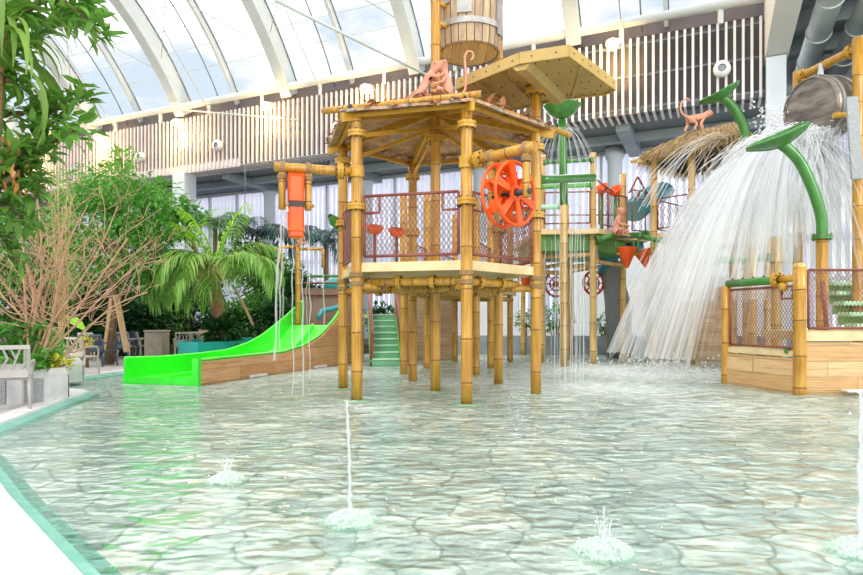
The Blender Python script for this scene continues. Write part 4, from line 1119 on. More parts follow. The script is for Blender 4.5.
# pipes between the tower and the upper deck
def pipe(root, pts, r, mat=m_green, name='pipe', fl=(0, -1)):
    o = MB().tube(pts, r, 12).build(name, mat, root)
    if fl:
        for i in fl:
            dd = V(pts[1]) - V(pts[0]) if i == 0 else V(pts[-1]) - V(pts[-2])
            flange(MB(), pts[i], dd, r * 1.6, .04, 14).build('pipe_flange', [mat, m_bolt], o)
    return o
m_greendark = M('dark_green_pipe', (.05, .22, .035), (.035, .15, .025), 4, .3, coat=.4)
gpip = thing('spray_pipe', 'thick dark green horizontal pipe joined to the right tower post', 'pipe', at(570, 179, 12.6))
pipe(gpip, [at(537, 179.5, 12.15), at(546, 179.5, 12.3), at(593.5, 177.5, 13.0)], .085, m_greendark, fl=(0,))
gpip2 = thing('spray_pipe', 'thin green pipe high above the thick green pipe by the tower', 'pipe', at(570, 161, 20))
pipe(gpip2, [at(545, 162.5, 20.2), at(592, 160, 20.0)], .06)
gpip3 = thing('spray_pipe', 'pale green pipe under the thick green pipe, running to the tall far post', 'pipe', at(570, 186, 20))
pipe(gpip3, [at(540, 187, 20.4), at(592, 185, 20.2)], .075, m_mintside)
gpip4 = thing('spray_pipe', 'short pale green pipe stub just above the upper deck edge', 'pipe', at(550, 207, 20))
pipe(gpip4, [at(536, 207.5, 20.2), at(561, 206.5, 20.2)], .08, m_step)
gpip5 = thing('spray_pipe', 'green pipe with the sitting monkey, between tall far post and falling water', 'pipe', at(620, 237, 20))
pipe(gpip5, [at(597, 240, 20.1), at(612, 236, 20.2), at(646, 235, 20.6)], .1)
monkey('monkey_statue', 'peach monkey statue sitting on the green pipe beside the falling water', 'sit', at(617, 237, 20.1), math.radians(-40), 1.0, low=True)
gpip6 = thing('spray_pipe', 'green pipe holding the orange funnels behind the falling water', 'pipe', at(700, 245, 19))
pipe(gpip6, [at(640, 236, 19.6), at(680, 246, 19.2), at(720, 246, 19.0), at(745, 247, 18.6)], .075)
for x, zz in ((684, 0), (705, 1)): MB().tube([at(x, 246, 19.15), at(x, 270, 19.15)], .045, 8).build('drop_pipe', m_green, gpip6)
gpip7 = thing('spray_pipe', 'pale green pipe behind the falling water near two bare bamboo posts', 'pipe', at(745, 262, 17))
pipe(gpip7, [at(712, 261, 17.2), at(770, 258, 17)], .09, m_mintside)
# orange funnels
def funnel(label, x, y, Y, s, tilt=0):
    c = at(x, y, Y); r = thing('funnel_bucket', label, 'bucket', c, 'orange funnel buckets on the green pipes')
    ax = V((math.sin(tilt), 0, math.cos(tilt)))
    MB().lathe([(.02, -.36 * s), (.06 * s, -.33 * s), (.31 * s, .27 * s), (.33 * s, .3 * s), (.3 * s, .3 * s), (.05 * s, -.28 * s)], 20, c, ax).build('cone', m_orange, r)
    d_, a_, u_ = frame(ax)
    MB().cyl(c - V((.36 * s, 0, -.1)), c + V((.36 * s, 0, .1)), .025, 8).build('axle', m_flange, r)
    for k in (-1, 1): MB().cyl(c + V((.36 * s * k, 0, .1)), c + V((.36 * s * k, 0, .55)), .03, 8).build('hanger', m_green, r)
    return r
funnel('orange funnel bucket hanging level next to the peach monkey on the pipe', 627, 257, 20.2, 1.0)
funnel('orange funnel bucket half hidden by the left flank of the falling water', 644, 258, 20.8, .95, -.25)
funnel('orange funnel bucket hanging upright in front of the rear plank wall', 695, 266, 18.9, .98)
funnel('orange funnel bucket tipped sideways, left of the upright one by the plank wall', 674, 267, 19.1, .85, -.7)
funnel('small red-orange funnel bucket low between the far posts right of the tower', 526, 283, 24.5, .8)
for i, (x, y) in enumerate(((602, 190), (615.5, 192))):
    c = at(x, y, 21); r = thing('flower_spout', 'small orange flower-shaped spout on a green stem, %s of two on the upper deck' % ('left' if i == 0 else 'right'), 'spout', V((c.x, c.y, 4.3)))
    MB().tube([(c.x, c.y, 4.3), (c.x, c.y, c.z - .1)], .055, 8).build('stem', m_green, r)
    MB().lathe([(.03, -.14), (.12, -.1), (.27, .1), (.25, .12), (.06, -.05)], 12, c, (-.45, -.35, .6)).build('cup', m_orange, r)
for i, (x, y, z) in enumerate(((-1.2, 13.3, 3.3), (-.75, 13.6, 3.28))):
    c = V((x, y, z)); r = thing('flower_spout', 'orange flower-shaped spout seen through the tower netting, %s of two' % ('left' if i == 0 else 'right'), 'spout', V((x, y, 2.41)))
    MB().tube([(x, y, 2.4), (x, y, z - .06)], .035, 8).build('stem', m_rail, r)
    MB().lathe([(.03, -.1), (.12, -.07), (.2, .06), (.19, .08), (.05, -.03)], 14, c, (.1, -.35, .85)).build('cup', m_orange, r)
# red spoked wheels
def redwheel(label, x, y, Y, rr, cl):
    c = at(x, y, Y); r = thing('spoked_wheel', label, 'wheel', c)
    ax = V((.35, -1, 0)).normalized(); rg = MB().ring(c, ax, rr, .05, 28, 8); rg.ring(c, ax, rr * .55, .035, 24, 6)
    o = rg.build('rim', cl, r); s, u_ = frame(ax)[1:]; sp_ = MB()
    for k in range(8): an = PI * k / 4; sp_.beam(c, c + (s * math.cos(an) + u_ * math.sin(an)) * rr, .05, .04)
    sp_.lathe([(0, -.08), (.12, -.06), (.12, .06), (0, .08)], 14, c, ax); sp_.build('spokes', cl, r)
    MB().cyl(c, c + V((0, 1.0, 0)), .05, 8).build('axle', m_flange, r)
m_red = M('red_plastic', (.62, .07, .03), (.5, .05, .02), 3, .4)
redwheel('red spoked wheel behind the tall far post right of the tower', 593.5, 283, 23, .42, m_red)
redwheel('dark red spoked wheel between the far posts, just right of the tower', 556, 284, 25.2, .5, m_red)
# blue tube slide between upper deck and hut
bs = thing('tube_slide', 'blue slide chute dropping from the upper deck behind the falling water', 'slide', V((7.2, 23, 0)))
cs = [at(648, 198, 23), at(632, 212, 22.4), at(622, 236, 22.0), at(608, 258, 22.2), at(603, 272, 22.6)]
MB().tube([at(660, 192, 24), *cs[:2]], .55, 14, flat=.7).build('upper_chute', m_blue, bs)
MB().tube([at(640, 245, 22.6), at(625, 250, 22.6), at(611, 256, 22.8), at(604, 270, 23.2)], .36, 14, flat=.6).build('lower_chute', m_blue, bs)
MB().tube([gp(621, 357) - V((0, 0, .1)), at(617, 300, 23.2), at(607, 250, 22.8)], [.5, .46, .3], 14, flat=.6).build('support_pillar', m_granite, bs)

# ================================================================== thatched hut
hut = thing('thatched_hut', 'thatched hut on bamboo posts behind the falling water, monkey on its roof', 'hut', (9.4, 21.4, 0))
hl = V((7.1, 21.45, 0)); h1 = V((.66, -.75, 0)).normalized(); h2 = V((.75, .66, 0)).normalized(); hs = 3.3
def hp_(a, b, z): return hl + h1 * a * hs + h2 * b * hs + V((0, 0, z))
ze, zr = 6.95, 7.85
for a, b in ((.1, .1), (.5, .1), (.9, .1), (.1, .9), (.9, .9)):
    bamboo(MB(), hp_(a, b, -.03), hp_(a, b, 7.12), .115, 10, .8).build('post', BAMP, hut)
E4 = [hp_(0, 0, ze), hp_(1, 0, ze), hp_(1, 1, ze), hp_(0, 1, ze)]; R2 = [hp_(.3, .5, zr), hp_(.7, .5, zr)]
faces = [(E4[0], E4[1], R2[1], R2[0]), (E4[1], E4[2], R2[1], R2[1]), (E4[2], E4[3], R2[0], R2[1]), (E4[3], E4[0], R2[0], R2[0])]
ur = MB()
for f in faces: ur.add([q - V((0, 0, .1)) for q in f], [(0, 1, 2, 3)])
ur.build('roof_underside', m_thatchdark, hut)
th = MB()
for a, b, c, d in faces:
    th.add([a, b, c, d], [(0, 1, 2, 3)])
    nrm = (b - a).cross(d - a).normalized()
    for i in range(1900):
        f, g_ = R(0, 1), R(0, 1) ** 1.4
        top = d.lerp(c, f); bot = a.lerp(b, f); q = bot.lerp(top, g_); dn = (bot - top).normalized()
        L = R(.2, .42); q1 = q + dn * L + V((R(-.08, .08), R(-.08, .08), -(.42 if g_ < .12 else .04) * R(.2, 1))) + nrm * R(.0, .08)
        w = V((R(-1, 1), R(-1, 1), 0)).normalized() * R(.01, .022); q = q + nrm * R(.02, .12)
        th.add([q - w, q + w, q1], [(0, 1, 2)])
th.build('thatch', m_thatch, hut)
for i in range(4): MB().cyl(E4[i] - V((0, 0, .14)), R2[0 if i in (0, 3) else 1] - V((0, 0, .2)), .07, 8).build('rafter', m_bampale, hut)
for f in (.25, .5, .75):
    MB().cyl(hp_(f, .02, ze - .12), hp_(.3 + .4 * f, .5, zr - .2), .055, 8).build('rafter', m_bampale, hut); MB().cyl(hp_(f, .98, ze - .12), hp_(.3 + .4 * f, .5, zr - .2), .055, 8).build('rafter', m_bampale, hut)
bamboo(MB(), hp_(-.12, .03, ze - .07), hp_(1.1, .03, ze - .07), .06, 10, .6).build('eave_pole', BAMP, hut)
bamboo(MB(), hp_(.03, -.08, ze - .2), hp_(.03, 1.08, ze - .2), .06, 10, .6).build('eave_pole', BAMP, hut)
MB().prism([hp_(.1, .1, 4.2), hp_(.9, .1, 4.2), hp_(.9, .9, 4.2), hp_(.1, .9, 4.2)], (0, 0, .15)).build('deck', m_slab, hut)
for a, b, c, d in ((.1, .1, .5, .1), (.5, .1, .9, .1), (.1, .9, .1, .1)): railpanel(hut, hp_(a, b, 0), hp_(c, d, 0), 4.5, 5.5, notch=False, sp=.18)
monkey('monkey_statue', 'peach monkey statue on all fours with raised tail, on the thatched hut roof', 'walk', hp_(.40, .42, zr - .06), math.radians(8), 1.05)
# plank wall under the hut
pw = thing('plank_wall', 'rear plank wall standing in the pool beneath the thatched hut', 'panel', (9.4, 22.1, 0))
MB().beam(V((7.65, 22.1, 1.25)), V((10.35, 21.7, 1.25)), .14, 2.55).build('boards', m_woodb, pw)
for x, y in ((7.55, 22.0), (9.0, 21.75), (10.35, 21.6)): bamboo(MB(), (x, y, -.03), (x, y, 2.75 if x < 8 else 3.1), .1, 10, .7).build('post', BAMB, pw)

# ================================================================== front right platform
rp = thing('splash_platform', 'low timber splash platform with netted railings at the right edge', 'play structure', (7.6, 12.8, 0))
Q1 = V((7.06, 12.08, 0)); Q2 = V((6.55, 14.0, 0)); Q3 = V((11.6, 12.2, 0))
o = bamboo(MB(), Q1 - V((0, 0, .16)), Q1 + V((0, 0, 2.42)), .115, 16, .7).build('post', BAM, rp)
MB().lathe([(.118, 0), (.122, .05), (.09, .085), (.0, .1)], 18, Q1 + V((0, 0, 2.4))).build('cap', m_bampale, o)
MB().lathe([(.3, .0), (.3, .012), (.12, .024)], 20, Q1 - V((0, 0, .14))).build('base_plate', m_step, o)
o = bamboo(MB(), Q2 - V((0, 0, .16)), Q2 + V((0, 0, 2.16)), .1, 14, .7).build('post', BAM, rp)
bamboo(MB(), Q1 + V((.13, .12, -.03)), Q1 + V((.13, .12, 1.0)), .06, 10, .6).build('post', BAM, rp)
bamboo(MB(), Q3 - V((0, 0, .16)), Q3 + V((0, 0, 2.4)), .11, 12, .7).build('post', BAM, rp)
MB().beam(Q2 + V((0, 0, .27)), Q1 + V((0, 0, .27)), .1, .78).build('timber_wall', m_woodr, rp)
MB().beam(Q1 + V((.1, .04, .42)), Q3 + V((0, 0, .42)), .1, 1.12).build('timber_wall', m_woodr, rp)
Q4 = Q2 + V((2.6, .9, 0))
MB().prism([Q2 + V((-.03, 0, .69)), Q1 + V((-.05, .0, .69)), Q1 + V((.6, .3, .69)), Q2 + V((1.4, .6, .69))], (0, 0, .11)).build('low_deck', m_slab, rp)
MB().prism([Q1 + V((.1, -.05, 1.0)), Q3 + V((0, -.08, 1.0)), Q3 + V((0, 3.2, 1.0)), Q1 + V((.4, 2.2, 1.0))], (0, 0, .18)).build('deck', m_slab, rp)
MB().bbox(Q1 + V((-.09, .25, .79)), (.1, .1, .08), .01).build('corner_block', m_green, rp)
railpanel(rp, Q2, Q1, .86, 2.06, notch=False, inset=.13, sp=.075); railpanel(rp, Q1, Q3, 1.24, 2.36, notch=False, inset=.17, sp=.075)
up_ = V((.45, 0, 0))
pq = MB(); c = Q1.lerp(Q2, .22)
pq.tube([c + V((0, 0, 2.06)), c + V((0, 0, 1.82)), Q1.lerp(Q2, .08) + V((0, 0, 1.82)), Q1.lerp(Q2, .08) + V((0, 0, 2.06))], .026, 8)
pq.build('railing_hook', m_rail, rp)
gq = thing('spray_pipe', 'green spray pipe with yellow elbow along the top of the low netted railing', 'pipe', Q1.lerp(Q2, .5) + V((0, 0, 2.2)))
MB().tube([Q2 + V((.02, -.05, 2.2)), Q2.lerp(Q1, .72) + V((-.02, 0, 2.2))], .085, 14).build('pipe', m_green, gq)
for f in (.1, .25, .4, .55): q_ = Q2.lerp(Q1, f) + V((0, 0, 2.28)); MB().cyl(q_, q_ + V((0, 0, .03)), .025, 8).build('jet_nozzle', m_bolt, gq)
flange(MB(), Q2.lerp(Q1, .74) + V((-.02, 0, 2.2)), Q1 - Q2, .15, .05).build('pipe_flange', FL, gq)
MB().tube([Q2.lerp(Q1, .74) + V((0, 0, 2.2)), Q1 + V((0, 0, 2.22))], .07, 12).build('yellow_coupling', m_flange, gq)
vb = Q2.lerp(Q1, .8)
MB().lathe([(.05, -.08), (.09, -.06), (.09, .06), (.05, .08)], 14, vb + V((0, 0, 2.06))).build('valve', m_flange, gq)
wl = thing('overflow_spout', 'small white overflow spout at the foot of the right timber wall', 'spout', V((8.2, 11.9, .05)))
MB().bbox((8.35, 11.9, .06), (1.1, .22, .05), .015).build('ledge', m_curb, wl)
MB().beam((8.35, 11.98, -.03), (8.35, 11.98, .05), .1, .1).build('leg', m_curb, wl)
# two bare posts and the mint step blocks behind the railing
bp2 = thing('bamboo_post', 'bare bamboo post behind the low netted railing, left of two', 'post', (7.95, 15.6, 0))
bamboo(MB(), (7.95, 15.6, -.03), (7.95, 15.6, 3.2), .1, 12, .75).build('shaft', BAMP, bp2)
bp3 = thing('bamboo_post', 'taller bare bamboo post behind the low netted railing, right of two', 'post', (8.65, 15.8, 0))
bamboo(MB(), (8.65, 15.8, -.03), (8.65, 15.8, 3.5), .12, 12, .75).build('shaft', BAMP, bp3)
gs = thing('play_steps', 'mint green stepped blocks behind the right netted railing', 'steps', (10.4, 14.6, 1.1))
for i in range(5):
    o = MB().bbox((10.5 + i * .1, 14.3 + i * .38, 1.27 + i * .26), (2.0, .46, .1), .02).build('tread', m_step, gs)
    MB().box((10.5 + i * .1, 14.5 + i * .38, 1.14 + i * .26), (1.96, .05, .24)).build('riser', m_mintside, o)

# ================================================================== leaf spouts
def leafcup(mb, c, ax, up_, L, Wd, depth, n=16, k=10, curl=.85):
    d, s, u = frame(ax, up_); rows = []
    for i in range(n + 1):
        f = i / n; w = Wd * math.sin(PI * min(1, .04 + f * .94)) ** .75 * (.72 + .5 * f) ; row = []
        for j in range(k + 1):
            g_ = j / k * 2 - 1
            row.append(c + d * (f - .5) * L + s * g_ * w / 2 + u * (depth * (abs(g_) ** 2) * (w / Wd) + curl * L * max(0, f - .38) ** 2 + .12 * L * max(0, .3 - f)))
        rows.append(row)
    for a, b in zip(rows, rows[1:]): mb.strip(a, b)
    for a, b in zip(rows, rows[1:]): mb.strip([q - u * .03 for q in a], [q - u * .03 for q in b])
    for j in (0, k):
        mb.tube([r[j] - u * .015 for r in rows], .022, 6)
    mb.tube([r[k // 2] - u * .03 for r in rows], .03, 6); return mb
def arcpipe(pts, n=14):
    pts = [V(p) for p in pts]; out = []
    for i in range(len(pts) - 1):
        p0 = pts[max(i - 1, 0)]; p1, p2 = pts[i], pts[i + 1]; p3 = pts[min(i + 2, len(pts) - 1)]
        for j in range(n):
            t = j / n; out.append(.5 * ((2 * p1) + (p2 - p0) * t + (2 * p0 - 5 * p1 + 4 * p2 - p3) * t * t + (3 * p1 - p0 - 3 * p2 + p3) * t ** 3))
    out.append(pts[-1]); return out
m_leafcup = M('leaf_spout_green', (.07, .27, .05), (.04, .18, .03), 7, .35, coat=.3)
YL = 13.7
l1 = thing('leaf_spout', 'big green leaf-shaped water spout on a curved green pipe at the right', 'spout', V((8.48, YL, 1.2)))
leafcup(MB(), at(777, 147, YL), at(802, 142, YL - .3) - at(752, 149, YL + .2), V((-.05, -.42, 1)), 1.2, .8, .24).build('leaf', m_leafcup, l1)
MB().tube(arcpipe([at(781, 144, YL), at(790, 151, YL), at(801, 164, YL), at(813, 190, YL), at(821, 216, YL), at(822, 237, YL)]), .115, 14).build('curved_pipe', m_green, l1)
flange(MB(), at(822, 237, YL), (0, 0, 1), .2, .05).build('flange', [m_green, m_bolt], l1)
o = bamboo(MB(), V((at(822, 237, YL).x, YL, 1.18)), at(822, 237, YL), .12, 12, .6).build('post', BAM, l1)
MB().tube([V((at(822, 0, YL).x + .02, YL - .14, 1.18)), at(822.5, 281, YL - .14)], .045, 8).build('riser_pipe', m_rail, l1)
YL = 18.5
l2 = thing('leaf_spout', 'small green leaf-shaped water spout rising behind the falling water, top right', 'spout', V((at(745, 0, YL).x, YL, 0)))
leafcup(MB(), at(719, 100, YL), at(736, 96, YL - .3) - at(703, 103, YL + .2), V((-.05, -.4, 1)), 1.1, .7, .22, curl=.9).build('leaf', m_leafcup, l2)
MB().tube(arcpipe([at(722, 97, YL), at(729, 103, YL), at(737, 113, YL), at(744, 128, YL), at(747, 150, YL), at(747, 200, YL)]), .13, 12).build('curved_pipe', m_green, l2)
bamboo(MB(), V((at(747, 0, YL).x, YL, -.03)), at(747, 200, YL), .12, 10, .7).build('post', BAMP, l2)
YL = 19.0
l3 = thing('leaf_spout', 'green leaf cup spout carrying a tiny monkey, right of the beige canopy', 'spout', V((at(562, 0, YL).x, YL, 0)))
MB().lathe([(.03, -.2), (.2, -.16), (.4, -.02), (.54, .17), (.57, .2), (.53, .2), (.38, .02), (.18, -.11), (.0, -.14)], 26, at(562, 112.5, YL)).build('leaf', m_leafcup, l3)
MB().tube([at(562, 120, YL), at(563, 160, YL), at(564, 205, YL)], .12, 12).build('stem_pipe', m_green, l3)
bamboo(MB(), V((at(564, 0, YL).x, YL, -.03)), at(564, 205, YL), .11, 10, .7).build('post', BAMP, l3)
monkey('monkey_statue', 'tiny peach monkey statue sitting in the green leaf cup right of the canopy', 'sit', at(564, 112.5, YL), math.radians(-40), .72, low=True)

# ================================================================== giant tipping bucket
FR = thing('bucket_frame', 'yellow bamboo gantry with crossbar, top right corner', 'frame', (10, 16, 0))
G1, G2 = V((9.88, 17.0, 0)), V((10.22, 15.1, 0))
bamboo(MB(), G1 - V((0, 0, .16)), G1 + V((0, 0, 8.1)), .12, 12, .8).build('post', BAM, FR)
bamboo(MB(), G2 - V((0, 0, .16)), G2 + V((0, 0, 8.15)), .12, 12, .8).build('post', BAM, FR)
z_ = 7.92
bamboo(MB(), G1 + V((0, 0, z_)), G2 + V((0, 0, z_)), .11, 12, .6).build('crossbar', BAM, FR)
e = (G2 - G1).normalized()
for q in (G1 + e * .2, G2 - e * .2): flange(MB(), q + V((0, 0, z_)), e, .17, .05).build('flange', FL, FR)
MB().cyl(G2 + V((-.5, .15, 6.35)), G2 + V((.2, 0, 6.35)), .07, 8).build('stub', m_flange, FR)
MB().bbox(at(854.5, 138, 14.75), (.3, .05, 1.95), .02, 0, rot=Matrix.Rotation(math.radians(-4), 3, 'Y')).build('grey_board', m_granite, FR)
bc2 = at(821, 109, 16.05); axb = V((-.93, -.34, -.10)).normalized()
bkt = thing('giant_tipping_bucket', 'giant dark stave bucket tipped over on the gantry, pouring water', 'bucket', bc2)
br = .78
prof = [(br * .93, -.45), (br * .98, -.3), (br * 1.03, .0), (br * 1.01, .3), (br * .97, .42), (br * .93, .42), (br * .9, .3), (br * .9, -.3)]
MB().lathe(prof, 30, bc2, axb).build('shell', m_drum, bkt)
MB().lathe([(0, -.40), (br * .93, -.40), (br * .93, -.45), (0, -.45)], 30, bc2, axb, sm=False).build('base', m_drum, bkt)
MB().lathe([(0, .36), (br * .5, .365), (br * .94, .37)], 30, bc2, axb).build('inside', m_drumin, bkt)
for z in (-.25, .22): MB().lathe([(br * 1.02, z - .05), (br * 1.05, z - .05), (br * 1.05, z + .05), (br * 1.02, z + .05)], 30, bc2, axb, sm=False).build('hoop', m_hoop, bkt)
MB().tube([bc2 + V((0, .0, .68)), bc2 + V((-.01, 0, .9)), V((bc2.x - .0, bc2.y, z_))], [.05, .07, .04], 10).build('hanger', m_col, bkt)
oc = thing('orange_bucket', 'orange plastic bucket peeking out behind the grey board at the right edge', 'bucket', at(862, 98, 16.5))
MB().lathe([(.02, -.5), (.2, -.45), (.32, .3), (.3, .32)], 18, at(864, 103, 16.5), (.2, 0, 1)).build('body', m_orange, oc)
MB().cyl(at(864, 93, 16.5), V((at(864, 93, 16.5).x, 16.5, 7.9)), .03, 8).cyl(V((G2.x, G2.y, 7.9)), V((at(864, 93, 16.5).x, 16.5, 7.9)), .05, 8).build('hanger', m_flange, oc)
# ================================================================== falling water
def sheet(name, c, v, a0, a1, T, mat, parent, z0, lift=0.0, n=60, k=26, r0=.25, sq=1.0, jit=.0):
    mb = MB(); mb.uv = []
    for i in range(n + 1):
        a = a0 + (a1 - a0) * i / n; vv = v * (1 + jit * math.sin(a * 7.3 + v * 5) + jit * .6 * math.sin(a * 17 + v))
        for j in range(k + 1):
            t = T * (j / k)
            x = (r0 + vv * t); z = z0 + lift * t - 4.9 * t * t
            mb.v.append((c.x + math.cos(a) * x, c.y + math.sin(a) * x * sq, max(.02, z))); mb.uv.append((a * v * .35 + v * 3.1, j / k))
    for i in range(n):
        for j in range(k):
            b = i * (k + 1) + j
            mb.f.append((b, b + k + 1, b + k + 2, b + 1)); mb.m.append(0); mb.sm.append(True)
    return mb.build(name, mat, parent)
wc_ = at(794, 138, 15.7)
dump = thing('falling_water', 'broad white curtain of falling water pouring from the giant bucket, right', 'water', V((wc_.x, wc_.y, 0)))
zc = wc_.z
deg = math.radians
for v, lift, T, a0, a1 in ((3.75, .1, 1.06, 150, 222), (3.45, .3, 1.1, 145, 215), (3.1, .3, .88, 145, 215), (2.75, .35, .95, 110, 235), (2.35, .4, .85, 70, 250), (1.7, .3, .82, 20, 240), (1.1, .3, .85, -60, 220), (.55, .45, .75, -180, 180), (1.4, .6, .75, 100, 250), (1.95, .6, .8, 110, 240), (2.55, .5, .8, 130, 230), (1.6, .35, .9, -60, 70), (2.2, .3, .9, -40, 60), (.8, .6, .8, -90, 200), (2.6, .3, 1.1, -35, 60)):
    tagp(sheet('water_curtain', wc_, v, deg(a0), deg(a1), T, m_sheet if v > 2.5 else m_sheetin, dump, zc, lift, jit=.06, sq=.75), kind='stuff')
sk = MB(); rnd = random.Random(5)
def streak(mb, p, vel, t0, dt, r, seg=4):
    pts = [V((p.x + vel.x * t, p.y + vel.y * t, p.z + vel.z * t - 4.9 * t * t)) for t in [t0 + dt * i / seg for i in range(seg + 1)]]
    if pts[-1].z < .03: return
    mb.tube(pts, [r * .3] + [r] * (seg - 1) + [r * .3], 3, False)
for i in range(15000):
    a = rnd.gauss(deg(185), deg(42)) if i % 4 else rnd.uniform(deg(-60), deg(250))
    s = min(3.9, abs(rnd.gauss(2.6, 1.0)))
    if math.sin(a) < -.35: s *= .6
    vel = V((math.cos(a) * s, math.sin(a) * s * .75, rnd.uniform(-.2, .7)))
    t0 = rnd.random() ** (.75 if s > 2.7 else 1.6) * .95
    if t0 > .58 and math.cos(a) * s > -3.1 and rnd.random() < .9: continue
    streak(sk, wc_ + V((rnd.gauss(0, .25), rnd.gauss(0, .25), rnd.gauss(0, .08))), vel, t0, rnd.uniform(.05, .15), rnd.uniform(.003, .013) * (1.15 - .4 * t0))
tagp(sk.build('water_streaks', m_streak, dump), kind='stuff')
cr = MB()                                           # the thick white crest right under the bucket
for i in range(2600):
    a = rnd.uniform(0, 2 * PI); s = abs(rnd.gauss(0, 1.3)); vel = V((math.cos(a) * s - 1.2, math.sin(a) * s * .6, rnd.uniform(.0, 1.2)))
    streak(cr, wc_ + V((rnd.gauss(.1, .3), rnd.gauss(0, .25), rnd.gauss(.02, .1))), vel, rnd.uniform(0, .35), rnd.uniform(.06, .14), rnd.uniform(.006, .022))
for i in range(320):                                # spray thrown up in front of the column
    vel = V((rnd.gauss(-.5, .55), rnd.gauss(0, .4), rnd.uniform(1.2, 4.6))); t = rnd.uniform(.1, .45)
    p = wc_ + V((-.3, .2, 0)) + vel * t + V((0, 0, -4.9 * t * t)); cr.ball(p, rnd.uniform(.012, .03), 5)
    if i % 3 == 0: streak(cr, wc_ + V((-.3, .2, 0)), vel, t, .06, .012)
for i in range(500):
    f = rnd.random(); p = bc2 + V((rnd.uniform(-.55, .25), rnd.uniform(-.6, .1), -.6)) ; vel = V((rnd.uniform(-1.3, -.1), rnd.uniform(-.5, .2), -.3))
    streak(cr, p, vel, rnd.uniform(0, .3), rnd.uniform(.08, .18), rnd.uniform(.008, .025))
tagp(cr.build('water_crest', m_drop, dump), kind='stuff')
# drops and foam where it lands
fo = MB()
for i in range(420):
    a = rnd.uniform(0, 2 * PI); r = abs(rnd.gauss(0, 1.3)); p = V((6.0 + math.cos(a) * r * 1.3, 17 + math.sin(a) * r, rnd.random() ** 2.5 * .5 + .02))
    fo.ball(p, rnd.uniform(.012, .035), 5)
tagp(fo.build('splash', m_drop, dump), kind='stuff')
# fine arcs over the thatched hut
ar = thing('water_arcs', 'fine arcs of water over the thatched hut roof', 'water', at(745, 141, 19))
am = MB()
for i in range(16):
    s = at(735 + rnd.uniform(-8, 14), 143 + rnd.uniform(-6, 4), 19.6 + rnd.uniform(-.5, .5)); sp_ = rnd.uniform(2.0, 4.2)
    vel = V((-sp_, rnd.uniform(-.6, .6), rnd.uniform(1.2, 2.2)))
    am.tube([V((s.x + vel.x * t, s.y + vel.y * t, s.z + vel.z * t - 4.9 * t * t)) for t in [j * .062 for j in range(14)]], [.006 + .001 * j for j in range(14)], 4, False)
tagp(am.build('water_arcs_strands', m_thin, ar), kind='stuff')
a3 = thing('water_arcs', 'umbrella of thin water jets spraying from the green leaf cup by the canopy', 'water', at(562, 130, 19))
am = MB(); s = at(563, 132, 19)
for i in range(26):
    an = 2 * PI * i / 26; sp_ = rnd.uniform(1.0, 1.7); vel = V((math.cos(an) * sp_, math.sin(an) * sp_, 1.3))
    am.tube([V((s.x + vel.x * t, s.y + vel.y * t, s.z + vel.z * t - 4.9 * t * t)) for t in [j * .062 for j in range(13)]], [.008] * 13, 4, False)
tagp(am.build('water_arcs_strands', m_thin, a3), kind='stuff')
# thin falls: bucket, spray post, green pipe, posts
def fallset(label, specs, jit=.03):
    p0 = specs[0][0]; r_ = thing('falling_stream', label, 'water', V((p0.x, p0.y, max(0, p0.z - 1))))
    for a, zb, rr, vx in specs:
        mb = MB(); n_ = 16; T = math.sqrt(max(.05, (a.z - zb) / 4.9)); pts = []
        for i in range(n_ + 1):
            t = T * i / n_; pts.append(V((a.x + vx * t + rnd.gauss(0, jit * .5), a.y + rnd.gauss(0, jit * .5), a.z - 4.9 * t * t)))
        mb.tube(pts, [rr * rnd.uniform(.5, 1.2) for _ in pts], 6, False); tagp(mb.build('stream', m_thin, r_), kind='stuff')
    return r_
fallset('thin water streams falling from the orange tipping bucket to the slide', [(at(285, 208, 10.85), .7, .022, -.25), (at(287, 212, 10.9), .9, .014, -.2), (at(293, 232, 10.8), .1, .014, -.02), (at(301, 232, 10.8), .1, .012, .05), (at(308, 215, 10.8), .4, .012, .05)], .02)
fallset('thin water threads dripping from the spray post arms at the slide head', [(at(283, 262, 20.7), .5, .03, 0), (at(322, 266, 21), .3, .03, .15), (at(306, 262, 21), .3, .02, .05)])
fallset('veil of thin water threads falling from the thick green pipe', [(at(556 + 3.2 * i, 184, 12.7 + .04 * i), .0, .010, rnd.uniform(-.05, .1)) for i in range(10)], .015)
fallset('thin water threads falling from the upper deck edge', [(at(545 + 6.5 * i, 240, 20.2), .0, .016, 0) for i in range(9)], .02)
